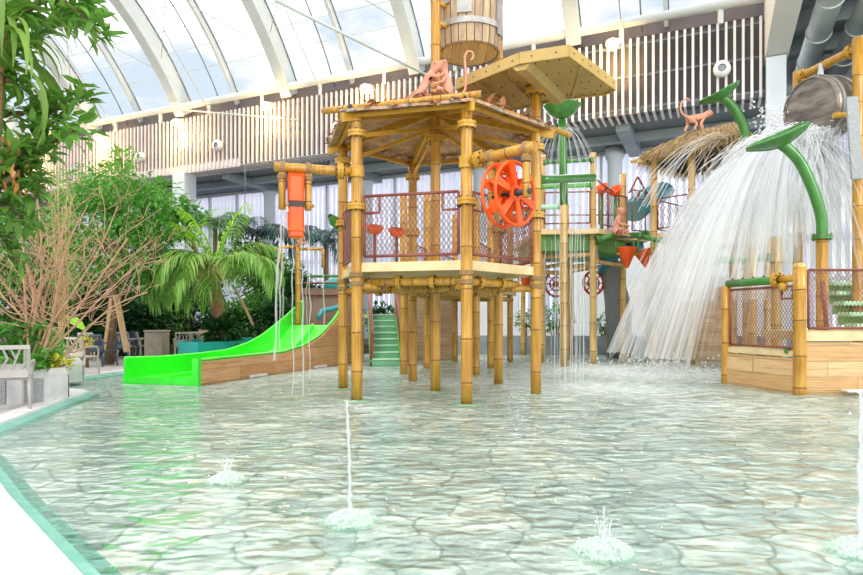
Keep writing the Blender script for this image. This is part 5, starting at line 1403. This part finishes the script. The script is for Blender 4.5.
# floor jets
def jet(label, x, y, h, fr_, lean=0.0, rr=.022):
    p = gp(x, y); r = thing('water_jet', label, 'fountain', p)
    def disc(rows, seed):
        mb = MB(); k = 30
        for (q, z) in rows:
            for j in range(k):
                an = 2 * PI * j / k; w = 1 + .06 * math.sin(an * 3 + x + seed) + .04 * math.sin(an * 7 + seed)
                mb.v.append((p.x + math.cos(an) * q * w, p.y + math.sin(an) * q * w, z))
        for i in range(len(rows) - 1):
            for j in range(k): j2 = (j + 1) % k; mb.f.append((i * k + j, i * k + j2, (i + 1) * k + j2, (i + 1) * k + j)); mb.m.append(0); mb.sm.append(True)
        return mb
    mb = disc([(fr_ * 1.0, .012), (fr_ * .9, .026), (fr_ * .72, .042), (fr_ * .45, .056), (fr_ * .2, .062), (.0, .064)], 0)
    for i in range(420):
        an = rnd.uniform(0, 2 * PI); q = fr_ * math.sqrt(rnd.random()) * 1.08; hgt = max(0, .062 * (1 - (q / fr_) ** 2)); mb.ball((p.x + math.cos(an) * q, p.y + math.sin(an) * q, hgt + rnd.uniform(-.004, .012)), rnd.uniform(.004, .016), 5)
    tagp(mb.build('foam', m_foam, r), kind='stuff')
    h_ = disc([(fr_ * 1.35, .004), (fr_ * 1.2, .008), (fr_ * .9, .012)], 2); tagp(h_.build('halo', m_halo, r), kind='stuff')
    st_ = MB(); n_ = 22; pts = [p + V((lean * (i / n_) ** 2 + rnd.gauss(0, .004), rnd.gauss(0, .004), .04 + (h - .04) * i / n_)) for i in range(n_ + 1)]
    st_.tube(pts, [rr * (1.35 - .75 * i / n_) * rnd.uniform(.75, 1.25) for i in range(n_ + 1)], 8)
    for i in range(int(26 * max(.4, h))):
        q = p + V((rnd.gauss(0, .03), rnd.gauss(0, .03), rnd.random() * h)); st_.ball(q, rnd.uniform(.004, .011), 5)
    if h < .4:
        for s_ in (-1.6, -.8, .9, 1.7): st_.tube([p + V((s_ * .012, 0, .04)), p + V((s_ * .02, 0, h * .5)), p + V((s_ * .028, 0, h * rnd.uniform(.6, .95)))], [.007, .006, .004], 6)
    tagp(st_.build('jet', m_streak, r), kind='stuff'); return r
jet('tall thin floor jet in front of the tower, tallest of the pool jets', 350, 521, .84, .165, -.02, .012)
jet('low bubbling floor jet left of the tall thin jet', 227, 480, .22, .145, 0, .009)
jet('low bubbling floor jet near the bottom edge, right of centre', 604, 551, .27, .16, 0, .009)
jet('floor jet at the right edge of the picture, lower corner', 861, 551, .98, .16, 0.0, .016)

# ================================================================== plants
def crown(mb, c, rad, n, L, w, shell=.55, flat=.8, down=.25):
    for i in range(n):
        d = V((R(-1, 1), R(-1, 1), R(-1, 1)))
        if d.length < .01: continue
        d.normalize(); r = rad * (shell + (1 - shell) * R(0, 1))
        p = V(c) + V((d.x * r, d.y * r, d.z * r * flat))
        dd = (d + V((R(-.9, .9), R(-.9, .9), R(-.7, .5) - down))); mb.leaf(p, dd, L * R(.7, 1.3), w * R(.7, 1.2), droop=R(0, .35))
    return mb
def tree(label, base, top, blobs, leafm, L, w, n, barkm=m_bark, tr=.1, name='broadleaf_tree', group=None):
    base, top = V(base), V(top); r = thing(name, label, 'tree', base, group)
    tk_ = MB(); mid = base.lerp(top, .5) + V((R(-.1, .1), R(-.1, .1), 0)); tk_.tube([base - V((0, 0, .1)), mid, top], [tr * 1.3, tr, tr * .7], 9)
    for c, rad in blobs:
        a = base.lerp(top, R(.55, .95)); m_ = a.lerp(V(c), .5) + V((R(-.1, .1), 0, R(-.05, .15))); tk_.tube([a, m_, V(c)], [tr * .5, tr * .33, tr * .15], 6)
    tk_.build('trunk', barkm, r)
    mb = MB(); tot = sum(q * q for _, q in blobs)
    for c, rad in blobs: crown(mb, c, rad, int(n * rad * rad / tot), L, w, .35)
    mb.build('foliage', leafm, r); return r
def pblobs(lst, Y, dy=.8):
    return [(at(x, y, Y + R(-dy, dy)), rr * Y / F) for x, y, rr in lst]
# leafy trees behind the bare shrub
tree('tall fine-leaved green tree with two trunks behind the bare shrub', gp(108, 352, .1) if False else V((at(108, 0, 19).x, 19, .06)), at(112, 240, 19),
     pblobs([(90, 225, 42), (128, 215, 42), (150, 195, 30), (118, 250, 40), (75, 265, 36), (150, 245, 34), (100, 190, 32), (60, 235, 34), (140, 275, 24)], 19.5), m_leafmid, .2, .085, 5200, tr=.14)
tree('pale green tree top rising against the slatted wall at the left', V((at(122, 0, 24).x, 24, .4)), at(124, 190, 24),
     pblobs([(122, 158, 15), (118, 180, 22), (140, 192, 20), (158, 196, 15), (100, 195, 24), (80, 190, 22), (128, 208, 26)], 24), m_leafpale, .22, .085, 2600, tr=.13)
tree('slim tree with a spreading umbrella of hand-shaped leaves over the palm', V((at(225, 0, 25).x, 25, .4)), at(185, 215, 24.6),
     pblobs([(178, 208, 14), (192, 212, 12), (165, 214, 12), (184, 228, 13), (160, 228, 16)], 24.6, .3), m_leafmid, .36, .12, 620, tr=.09)
tree('broad mid-green tree between the white column and the bare shrub', V((at(150, 0, 26).x, 26, .4)), at(155, 250, 26),
     pblobs([(155, 232, 22), (160, 262, 16), (140, 255, 26), (150, 285, 22), (128, 285, 26), (100, 270, 26)], 26), m_leafdeep, .24, .095, 2400, tr=.14)
stk = thing('timber_stake', 'leaning timber stake propping the tall green tree', 'stake', V((at(128, 0, 18.6).x, 18.6, .06)))
MB().beam(at(127, 352, 18.5), at(116, 296, 18.8), .14, .1).build('pole', m_stake, stk)
MB().beam(at(105, 352, 18.9), at(112, 298, 18.9), .13, .1).build('pole', m_stake, stk)
# shadowy shrub masses along the back of the bed
def shrub(label, x, y, rr, Y, leafm, n=700, L=.26, w=.1, zb=.38, group=None, sx=1.3):
    c = at(x, y, Y); r = thing('leafy_shrub', label, 'shrub', V((c.x, c.y, zb)), group); rad = rr * Y / F
    st_ = MB()
    for i in range(7):
        e = c + V((R(-.6, .6) * rad, R(-.6, .6) * rad, R(-.1, .5) * rad)); st_.tube([V((c.x + R(-.1, .1), c.y + R(-.1, .1), zb - .1)), (V((c.x, c.y, zb)) + e) / 2, e], [.035, .025, .012], 5)
    st_.build('stems', m_bark, r)
    mb = MB()
    for i in range(n):
        d = V((R(-1, 1), R(-1, 1), R(-.9, 1))).normalized(); q = rad * R(.35, 1); p = c + V((d.x * q * sx, d.y * q, d.z * q))
        if p.z < zb: p.z = zb + R(0, .2)
        mb.leaf(p, d + V((R(-.8, .8), R(-.8, .8), R(-.6, .5))), L * R(.7, 1.3), w * R(.7, 1.2), droop=R(.05, .4))
    mb.build('foliage', leafm, r); return r
SH = [(190, 318, 30, 29, m_leafdark, 'dark shrub at the foot of the white column'), (160, 312, 24, 27, m_leafdeep, 'dark shrub behind the taupe bin'),
      (232, 330, 22, 26.5, m_leafdark, 'low dark shrub behind the tree stumps'), (256, 322, 26, 26, m_leafdeep, 'low glossy shrub behind the teal basin'),
      (284, 322, 22, 25.5, m_leafdark, 'low dark shrub next to the top of the slide'), (275, 285, 26, 28, m_leafdeep, 'tall loose shrub right of the green palm'),
      (255, 262, 22, 31, m_leafdeep, 'shrub behind the palm crown against the windows'), (292, 300, 22, 27.5, m_leafdark, 'dark shrub behind the falling streams by the slide'),
      (140, 322, 22, 24, m_leafdark, 'dark shrub between the tree trunks and the bin'), (75, 320, 34, 22, m_leafdark, 'dark shrub in the shade behind the two-trunked tree'),
      (40, 300, 40, 22, m_leafdeep, 'tall dark shrub seen through the bare branches'), (190, 280, 24, 31, m_leafdark, 'shadowy shrub right of the white column'),
      (20, 250, 40, 21, m_leafmid, 'tall leafy shrub at the far left behind the bare shrub'), (118, 322, 26, 25.5, m_leafdeep, 'rounded shrub directly behind the timber stakes')]
for x, y, rr, Y, mt, l in SH: shrub(l, x, y, rr * 1.08, Y, mt, 1250 if rr < 30 else 1700, .3, .13)
shrub('dark shrubs seen through the legs behind the mint stairs', 382, 318, 14, 29, m_leafdark, 420, .28, .1, .38)
shrub('low dark bush between tower legs, right of the mint stairs', 415, 322, 14, 29.5, m_leafdark, 380, .28, .1, .38)
shrub('dark broad-leaved plants hiding the foot of the feather palm', 222, 334, 13, 19.9, m_leafdark, 420, .3, .13, .38)
shrub('small potted bush seen between the far posts, left', 527, 320, 10, 27.5, m_leafdeep, 220, .2, .08, .1)
shrub('leafy bush before the pale wall between the far posts', 556, 318, 15, 27, m_leafmid, 330, .22, .09, .1)
shrub('scrappy low bush at the foot of the pale wall, right of the spoked wheel', 604, 325, 11, 27, m_leafdeep, 200, .2, .07, .1)
shrub('low green bush with yellow leaves beside the slate blue chairs', 86, 341, 4, 17.8, m_yellowleaf, 60, .14, .06, .06)
# palms
def frond(mb, base, az, el, L, droop, leafL, n=38, w=.055, st=.016):
    """arching midrib with drooping leaflets"""
    pts = []; p = V(base); e = el
    for i in range(15):
        pts.append(V(p)); d = V((math.cos(az) * math.cos(e), math.sin(az) * math.cos(e), math.sin(e))); p = p + d * (L / 14); e -= droop / 14 * (1 + .08 * i)
    mb.tube(pts, [st * (1 - .055 * i) for i in range(15)], 5, False)
    for i in range(n):
        f = (i + 2) / (n + 2) * 13.9; k = int(f); q = pts[k].lerp(pts[min(14, k + 1)], f - k); dr = (pts[min(14, k + 1)] - pts[k]).normalized() if k < 14 else (pts[14] - pts[13]).normalized()
        sd_ = dr.cross(V((0, 0, 1))).normalized(); ll = leafL * math.sin(PI * (.12 + .82 * i / n)) ** .6
        for s_ in (-1, 1):
            dd = (dr * .65 + sd_ * s_ * .9 + V((0, 0, R(-.35, .05)))).normalized()
            mb.leaf(q, dd, ll * R(.85, 1.1), w, up=V((0, 0, 1)), fold=.15, droop=R(.35, .6))
    return mb
def palm(label, base, crown_c, fr, name='palm', stem=m_redbark, tr=.14):
    r = thing(name, label, 'palm', base); base, cc = V(base), V(crown_c)
    n_ = 10; MB().tube([base.lerp(cc, i / n_) for i in range(n_ + 1)], [tr * (1.25 - .04 * i + .08 * (i % 2)) for i in range(n_ + 1)], 10).build('stem', stem, r)
    for az, el, L, dr, ll, mt in fr: frond(MB(), cc, math.radians(az), math.radians(el), L, math.radians(dr), ll).build('frond', mt, r)
    return r
pc = at(216, 276, 20)
palm('green feather palm with drooping fronds behind the teal basin', V((pc.x + .15, 20.4, .38)), pc,
     [(178, 62, 3.0, 105, .95, m_palm), (190, 48, 3.1, 110, .95, m_palm), (200, 68, 2.7, 120, .9, m_palm), (222, 60, 2.6, 115, .9, m_palm), (250, 66, 2.3, 125, .85, m_palm), (280, 58, 2.2, 130, .85, m_palmtip),
      (310, 62, 2.2, 120, .8, m_palm), (340, 60, 2.6, 100, .9, m_palm), (5, 56, 2.7, 95, .9, m_palm), (25, 70, 2.7, 80, .9, m_palm), (90, 65, 2.6, 90, .8, m_palm), (140, 62, 2.6, 95, .8, m_palm), (235, 30, 2.3, 100, .95, m_palm), (262, 22, 2.1, 95, .95, m_palm), (290, 30, 2.2, 100, .9, m_palm), (185, 35, 2.8, 105, 1.0, m_palm), (172, 50, 3.0, 95, 1.0, m_palm), (350, 45, 2.6, 95, 1.0, m_palm),
      (200, 84, 2.5, 35, .8, m_palmlime), (100, 80, 2.7, 25, .8, m_palmlime), (0, 82, 2.6, 25, .8, m_palmlime), (175, 74, 2.4, 40, .8, m_palmlime), (265, 40, 1.9, 120, .7, m_palmtip)])
stl = thing('leaning_stem', 'thin bare leaning stem beside the feather palm', 'plant', at(253, 322, 20.5))
MB().tube([at(253, 325, 20.4), at(244, 306, 20.5), at(233, 285, 20.6)], [.05, .045, .035], 7).build('stem', m_twig, stl)
for (x, y, Y, s_, l) in ((257, 238, 30, 1.0, 'dark feathery palm top against the windows, left of the round rear column'), (326, 245, 29, 1.15, 'dark feathery palm top behind the left tower posts'),
                         (215, 228, 31, .9, 'small dark palm top behind the slim umbrella tree')):
    c = at(x, y, Y)
    palm(l, V((c.x, c.y, .38)), c, [(a, R(45, 75), 2.3 * s_ * R(.85, 1.1), R(80, 120), .75 * s_, m_leafblue) for a in range(0, 360, 36)], stem=m_bark, tr=.12)
# foreground broadleaf tree, top left
fg = thing('broadleaf_tree', 'big glossy-leaved tree reaching in from the left edge, top left', 'tree', V((-6.6, 8.3, .06)))
br_ = MB(); lf = MB()
def limb(pts, r0, n, L, w, sp=.12, leaf_from=.1, cl=1):
    pts = arcpipe(pts, 6); N = len(pts); br_.tube(pts, [r0 * (1 - .75 * i / N) for i in range(N)], 6)
    for i in range(n):
        f = (leaf_from + (1 - leaf_from) * R(0, 1) ** .8) * (N - 1); k = int(min(N - 2, f)); q = pts[k].lerp(pts[k + 1], f - k); dr = (pts[k + 1] - pts[k]).normalized()
        dd = dr * .5 + V((R(-1, 1), R(-1, 1), R(-.6, .9))); lf.leaf(q + V((R(-sp, sp), R(-sp, sp), R(-sp, sp))), dd, L * R(.7, 1.2), w * R(.8, 1.2), droop=R(0, .3), fold=.12)
tb_ = V((-6.6, 8.3, .0))
br_.tube([tb_, at(-25, 280, 8.2), at(-22, 190, 8.1), at(-25, 100, 8.0), at(-20, 20, 8.0)], [.17, .15, .13, .11, .08], 9)
Yb = 8.0
for P_, n in (([(-22, 180), (10, 160), (45, 130), (85, 90)], 150), ([(-22, 200), (15, 175), (50, 145), (78, 128)], 130), ([(-24, 90), (10, 55), (45, 30), (98, 12)], 150), ([(-20, 50), (20, 15), (60, 0), (100, 34)], 120),
              ([(-20, 20), (15, -15), (50, -22), (85, -10)], 90), ([(-25, 130), (5, 115), (35, 112), (60, 105)], 90), ([(-25, 150), (0, 150), (22, 175), (42, 190)], 110), ([(-25, 70), (-5, 50), (10, 20), (25, 8)], 100),
              ([(-24, 220), (-5, 205), (12, 210), (30, 225)], 80), ([(-25, 120), (-8, 90), (8, 80), (20, 90)], 90), ([(-25, 240), (-10, 232), (5, 240), (18, 262)], 60), ([(-25, 170), (-5, 185), (10, 170), (25, 155)], 90)):
    limb([at(x, y, Yb + R(-.5, .7)) for x, y in P_], .045, n, .27, .095)
br_.build('branches', m_bark, fg); lf.build('foliage', m_leaffront, fg)
# strap-leaved plant hanging in front of it
sp0 = thing('strap_leaved_plant', 'strap-leaved plant with long drooping yellowish green blades, far left', 'plant', V((-6.3, 7.6, .06)))
sc0 = at(2, 30, 7.6); MB().tube([V((-6.3, 7.6, 0)), at(-12, 200, 7.6), sc0], [.09, .075, .06], 8).build('stem', m_redbark, sp0)
sm_ = MB()
for i in range(64):
    az = R(0, 2 * PI); el = R(-.2, 1.1); L = R(.8, 1.5); p = V(sc0) + V((R(-.1, .1), R(-.1, .1), R(-.5, .25))); rows = [[], []]; w = R(.03, .05)
    for j in range(9):
        f = j / 8; d = V((math.cos(az) * math.cos(el), math.sin(az) * math.cos(el), math.sin(el))); s = V((-math.sin(az), math.cos(az), 0)); ww = w * math.sin(PI * min(.97, .25 + f * .72))
        rows[0].append(p + s * ww); rows[1].append(p - s * ww); p = p + d * L / 8; el -= .28
    sm_.strip(rows[0], rows[1])
sm_.build('blades', m_strap, sp0)
pf = MB()
for i in range(55):
    p = at(R(2, 26), R(135, 190), 7.7) + V((0, R(-.2, .2), 0)); pf.leaf(p, V((R(-.6, .6), R(-.6, .6), -1)), R(.08, .18), R(.03, .06))
ofl = thing('orange_flower_spray', 'hanging spray of orange petals beneath the glossy tree leaves at far left', 'flower', at(12, 160, 7.7))
tagp(pf.build('petals', m_petal, ofl), kind='stuff'); MB().tube([at(-14, 150, 7.6), at(8, 135, 7.7), at(14, 160, 7.7), at(13, 188, 7.7)], .012, 6).build('stalk', m_bark, ofl)
# feathery yellow-green cane plant
cp_ = thing('cane_plant', 'feathery yellow-green cane plant behind the bare shrub, left', 'plant', V((at(66, 0, 14.5).x, 14.5, .06)))
stm = MB(); lfm = MB()
for i in range(7):
    x = 66 + R(-22, 22); a = V((at(66, 0, 14.5).x + R(-.15, .15), 14.5 + R(-.2, .2), 0)); b = at(x, R(150, 215), 14.5 + R(-.4, .4)); pts = arcpipe([a, a.lerp(b, .5) + V((0, 0, .15)), b], 6); stm.tube(pts, .011, 5)
    for j in range(46):
        f = R(.35, 1) * (len(pts) - 1); k = min(len(pts) - 2, int(f)); q = pts[k].lerp(pts[k + 1], f - k); lfm.leaf(q, V((R(-1, 1), R(-1, 1), R(-.2, .7))), R(.25, .42), R(.02, .035), droop=.5)
stm.build('canes', m_bampale, cp_); lfm.build('leaves', m_leafpale, cp_)
# bare twiggy shrub
bs_ = thing('bare_shrub', 'bare brown twiggy shrub growing in the nearest white planter', 'shrub', V((-6.75, 10.6, .5)))
tw = MB()
def side_twigs(pts, r, lv):
    N = len(pts)
    for i in range(3 if lv == 0 else 2 if lv < 3 else 0) if lv else range(9):
        f = R(.25, .98) * (N - 1); k = min(N - 2, int(f)); q = pts[k].lerp(pts[k + 1], f - k); dr = (pts[k + 1] - pts[k]).normalized()
        d = (dr * .55 + V((R(-1, 1), R(-.8, .8), R(-.35, .75)))).normalized(); L = (pts[-1] - pts[0]).length * R(.28, .5)
        e = q + d * L; m_ = q.lerp(e, .5) + V((R(-.2, .2), R(-.2, .2), R(-.16, .16))) * L; pp = arcpipe([q, m_, e + V((0, 0, R(0, .2) * L))], 4); n_ = len(pp)
        rr = max(.0045, r * (1 - .7 * f / N) * .55); tw.tube(pp, [max(.0035, rr * (1 - .6 * j / n_)) for j in range(n_)], 4, False)
        if lv < 3: side_twigs(pp, rr, lv + 1)
for (x1, y1, x2, y2, r0) in ((38, 300, 18, 205, .03), (50, 295, 52, 200, .028), (60, 300, 88, 205, .032), (75, 318, 128, 238, .034), (85, 335, 148, 292, .028), (72, 300, 118, 206, .028), (28, 320, -4, 255, .03), (45, 280, 36, 190, .026), (80, 325, 142, 262, .026), (66, 290, 74, 196, .024), (30, 310, 8, 228, .024)):
    p = V((-6.75 + R(-.12, .12), 10.6 + R(-.12, .12), .45)); dY = R(-.7, .7); c1 = at(x1 - 4, y1, 10.7 + dY * .5); c2 = at(x2, y2, 10.8 + dY); pp = arcpipe([p, p.lerp(c1, .55) + V((R(-.1, .1), R(-.1, .1), 0)), c1, c1.lerp(c2, .5) + V((R(-.16, .16), R(-.16, .16), R(-.14, .14))), c2], 5); n_ = len(pp)
    tw.tube(pp, [r0 * (1 - .72 * j / n_) for j in range(n_)], 7, False); side_twigs(pp, r0, 0)
tw.build('twigs', m_twig, bs_)
# low planting in the two planters and by the first chair
def lowplant(label, c, n, L, w, leafm, rad, h, nm='leafy_plant'):
    c = V(c); r = thing(nm, label, 'plant', c); mb = MB(); st_ = MB()
    for i in range(n):
        p = c + V((R(-rad, rad), R(-rad, rad), R(.03, h))); mb.leaf(p, V((R(-1, 1), R(-1, 1), R(-.1, 1))), L * R(.7, 1.3), w * R(.8, 1.2), droop=R(.1, .5))
        if i % 5 == 0: st_.tube([c + V((R(-.1, .1), R(-.1, .1), -.06)), p], .007, 4, False)
    mb.build('leaves', leafm, r); st_.build('stems', m_bark, r); return r
lowplant('low leafy plant trailing over the nearest white planter rim', (-6.6, 10.4, .54), 130, .2, .09, m_leafmid, .33, .28)
lowplant('yellowing low plant in the nearest white planter, right side', (-6.45, 10.7, .54), 70, .17, .08, m_yellowleaf, .25, .22)
lowplant('taller leafy plant left of the bare shrub stems', (-7.0, 10.8, .54), 150, .3, .12, m_leafmid, .4, .75)
lowplant('broad-leaved plant in the second white planter', (-8.45, 13.7, .5), 45, .34, .14, m_leafpale, .4, .5)
bl_ = thing('banana_leaf_plant', 'single broad lime leaf leaning out behind the second planter', 'plant', V((at(70, 0, 14.2).x, 14.2, .45)))
a = at(66, 316, 13.6); MB().tube([V((at(64, 0, 14.2).x, 14.0, .4)), a], .02, 6).build('stalk', m_leafpale, bl_)
MB().leaf(a, at(87, 330, 13.4) - a, .62, .2, up=V((.2, -.8, .6)), droop=.15).build('leaf', m_palmlime, bl_)

# ================================================================== planters, furniture
def planter(label, cx, cy, r_, h, grp=None):
    r = thing('planter', label, 'planter', V((cx, cy, .06)), grp); k = 8
    pr = [(r_ * 1.0, 0), (r_ * 1.0, h - .1), (r_ * .93, h), (r_ * .72, h), (r_ * .7, h - .1)]
    vs = MB()
    for (q, z) in pr:
        for j in range(k): an = 2 * PI * j / k + .2; vs.v.append((cx + math.cos(an) * q, cy + math.sin(an) * q, .06 + z))
    for i in range(len(pr) - 1):
        for j in range(k): j2 = (j + 1) % k; vs.f.append((i * k + j, i * k + j2, (i + 1) * k + j2, (i + 1) * k + j)); vs.m.append(0); vs.sm.append(False)
    vs.build('shell', m_planter, r)
    so_ = MB(); so_.add([(cx + math.cos(2 * PI * j / k + .2) * r_ * .71, cy + math.sin(2 * PI * j / k + .2) * r_ * .71, .06 + h - .08) for j in range(k)], [tuple(range(k))]); so_.build('soil', m_soil, r)
    for j in range(k):
        a0 = 2 * PI * j / k + .2; a1 = 2 * PI * (j + 1) / k + .2; A = V((cx + math.cos(a0) * r_, cy + math.sin(a0) * r_, 0)); B = V((cx + math.cos(a1) * r_, cy + math.sin(a1) * r_, 0)); o = (A + B) / 2 - V((cx, cy, 0)); o = o.normalized() * .012
        f0, f1 = (.45, .98) if j % 2 or j == 6 else (.05, .5)
        a_, b_ = A.lerp(B, f0) + o, A.lerp(B, f1) + o
        if j % 2 == 0 or j == 5: MB().prism([a_ + V((0, 0, .08)), b_ + V((0, 0, .08)), b_ + V((0, 0, h - .08)), a_ + V((0, 0, h - .08))], o).build('stone_panel', m_granite, r)
    return r
planter('big white octagonal planter with grey stone panel, nearest to the camera', -6.84, 10.6, .66, .54)
planter('white octagonal planter behind the nearest one, at the pool edge', -8.3, 13.65, .68, .5)

def chair(label, mat, loc, rz, s=1.0, name='garden_chair', pattern=True):
    r = thing(name, label, 'chair', (0, 0, 0), None)
    MB().bbox((0, 0, .44), (.54, .5, .035), .015).bbox((0, -.24, .415), (.54, .03, .06), .01).build('seat', mat, r)
    bk_ = MB(); y0, y1 = .25, .36; z0, z1 = .46, .9
    yy = lambda z: y0 + (y1 - y0) * (z - z0) / (z1 - z0)
    q = lambda x, z: V((x, yy(z), z))
    for a, b, w in ((q(-.25, z0), q(-.25, z1), .05), (q(.25, z0), q(.25, z1), .05), (q(-.27, z1), q(.27, z1), .06), (q(-.25, z0 + .1), q(.25, z0 + .1), .2)): bk_.beam(a, b, w, .03, up=V((0, 1, .2)))
    if pattern:      # branching cut-out
        for a, b in (((-.05, .58), (-.16, .9)), ((-.1, .73), (-.03, .9)), ((.08, .58), (.0, .74)), ((0, .74), (.06, .9)), ((.08, .58), (.2, .76)), ((.14, .67), (.13, .9)), ((.2, .76), (.25, .8)), ((-.16, .58), (-.25, .72)), ((-.2, .65), (-.21, .9))):
            bk_.beam(q(*a), q(*b), .028, .02, up=V((0, 1, .2)))
    else:
        for x in (-.15, -.05, .05, .15): bk_.beam(q(x, z0), q(x, z1), .05, .02, up=V((0, 1, .2)))
    bk_.build('backrest', mat, r)
    for sx_ in (-1, 1):
        MB().tube([(sx_ * .25, -.23, .43), (sx_ * .27, -.26, 0)], [.026, .02], 8).build('leg', mat, r)
        MB().tube([(sx_ * .25, .24, .46), (sx_ * .27, .3, 0)], [.026, .02], 8).build('leg', mat, r)
        MB().tube(arcpipe([(sx_ * .27, .3, .68), (sx_ * .3, .1, .69), (sx_ * .3, -.14, .67), (sx_ * .28, -.22, .58), (sx_ * .265, -.23, .44)], 5), .024, 8).build('armrest', mat, r)
    r.location = loc; r.rotation_euler = (0, 0, rz); r.scale = (s, s, s); return r
def cpos(x, y): p = gp(x, y, .06); return V((p.x, p.y, .06))
ch1 = chair('white branch-patterned chair at the left edge beside the nearest planter', m_chairwhite, V((-6.42, 9.58, .06)), math.radians(210), 1.04)
def chair_copy(src, label, x, y, rz, s=1.0): return dup(src, cpos(x, y), math.radians(rz), label, None, s)
ch2 = chair('beige branch-patterned chair beside the second planter', m_chair, cpos(82, 374.5), math.radians(172), 1.0)
chair_copy(ch2, 'beige chair angled away in front of the taupe bin', 146, 358, 130)
chair_copy(ch2, 'beige chair behind the slate chairs, left of the taupe bin', 130, 358.5, 160)
chair_copy(ch2, 'beige chair turned towards the teal basin, right of the bin', 183, 358.5, 205)
chair_copy(ch2, 'beige chair directly behind the patterned one at the second planter', 93, 361, 170)
chair_copy(ch2, 'beige chair farthest right, half hidden by the teal basin', 199, 357.5, 190)
ch3 = chair('slate blue chair right beside the beige patterned chair', m_chairblue, cpos(103, 366), math.radians(165), 1.0, pattern=False)
chair_copy(ch3, 'slate blue chair in the middle of the slate group', 122, 362, 190)
chair_copy(ch3, 'slate blue chair nearest the taupe bin', 139, 358, 150)
bn = thing('litter_bin', 'square taupe litter bin behind the chairs', 'bin', cpos(157, 358.5)); c = cpos(157, 358.5)
MB().bbox((c.x, c.y, .52), (.64, .6, .92), .03).build('body', m_bin, bn); MB().bbox((c.x, c.y, 1.01), (.7, .66, .08), .03).build('lid', m_bin, bn)
for x, w, l in ((206, .3, 'left tree stump behind the teal basin'), (219, .26, 'right tree stump behind the teal basin')):
    c = at(x, 340, 25); r = thing('tree_stump', l, 'stump', V((c.x, c.y, .38)))
    MB().lathe([(w * 1.15, 0), (w, .15), (w * .95, .62), (w * .9, .64)], 14, (c.x, c.y, .38), caps=True).build('log', m_stake, r)
# hanging bird feeder by the rear window
hf = thing('hanging_lantern', 'small glass lantern hanging before the rear window by the round column', 'lantern', at(245, 221, 33))
c = at(245, 221, 33); MB().lathe([(.02, -.3), (.26, -.25), (.3, .0), (.15, .28), (.03, .32)], 14, c).build('globe', m_granite, hf); MB().cyl(c + V((0, 0, .3)), V((c.x, c.y, 10.1)), .02, 5).build('cord', m_soffit, hf)
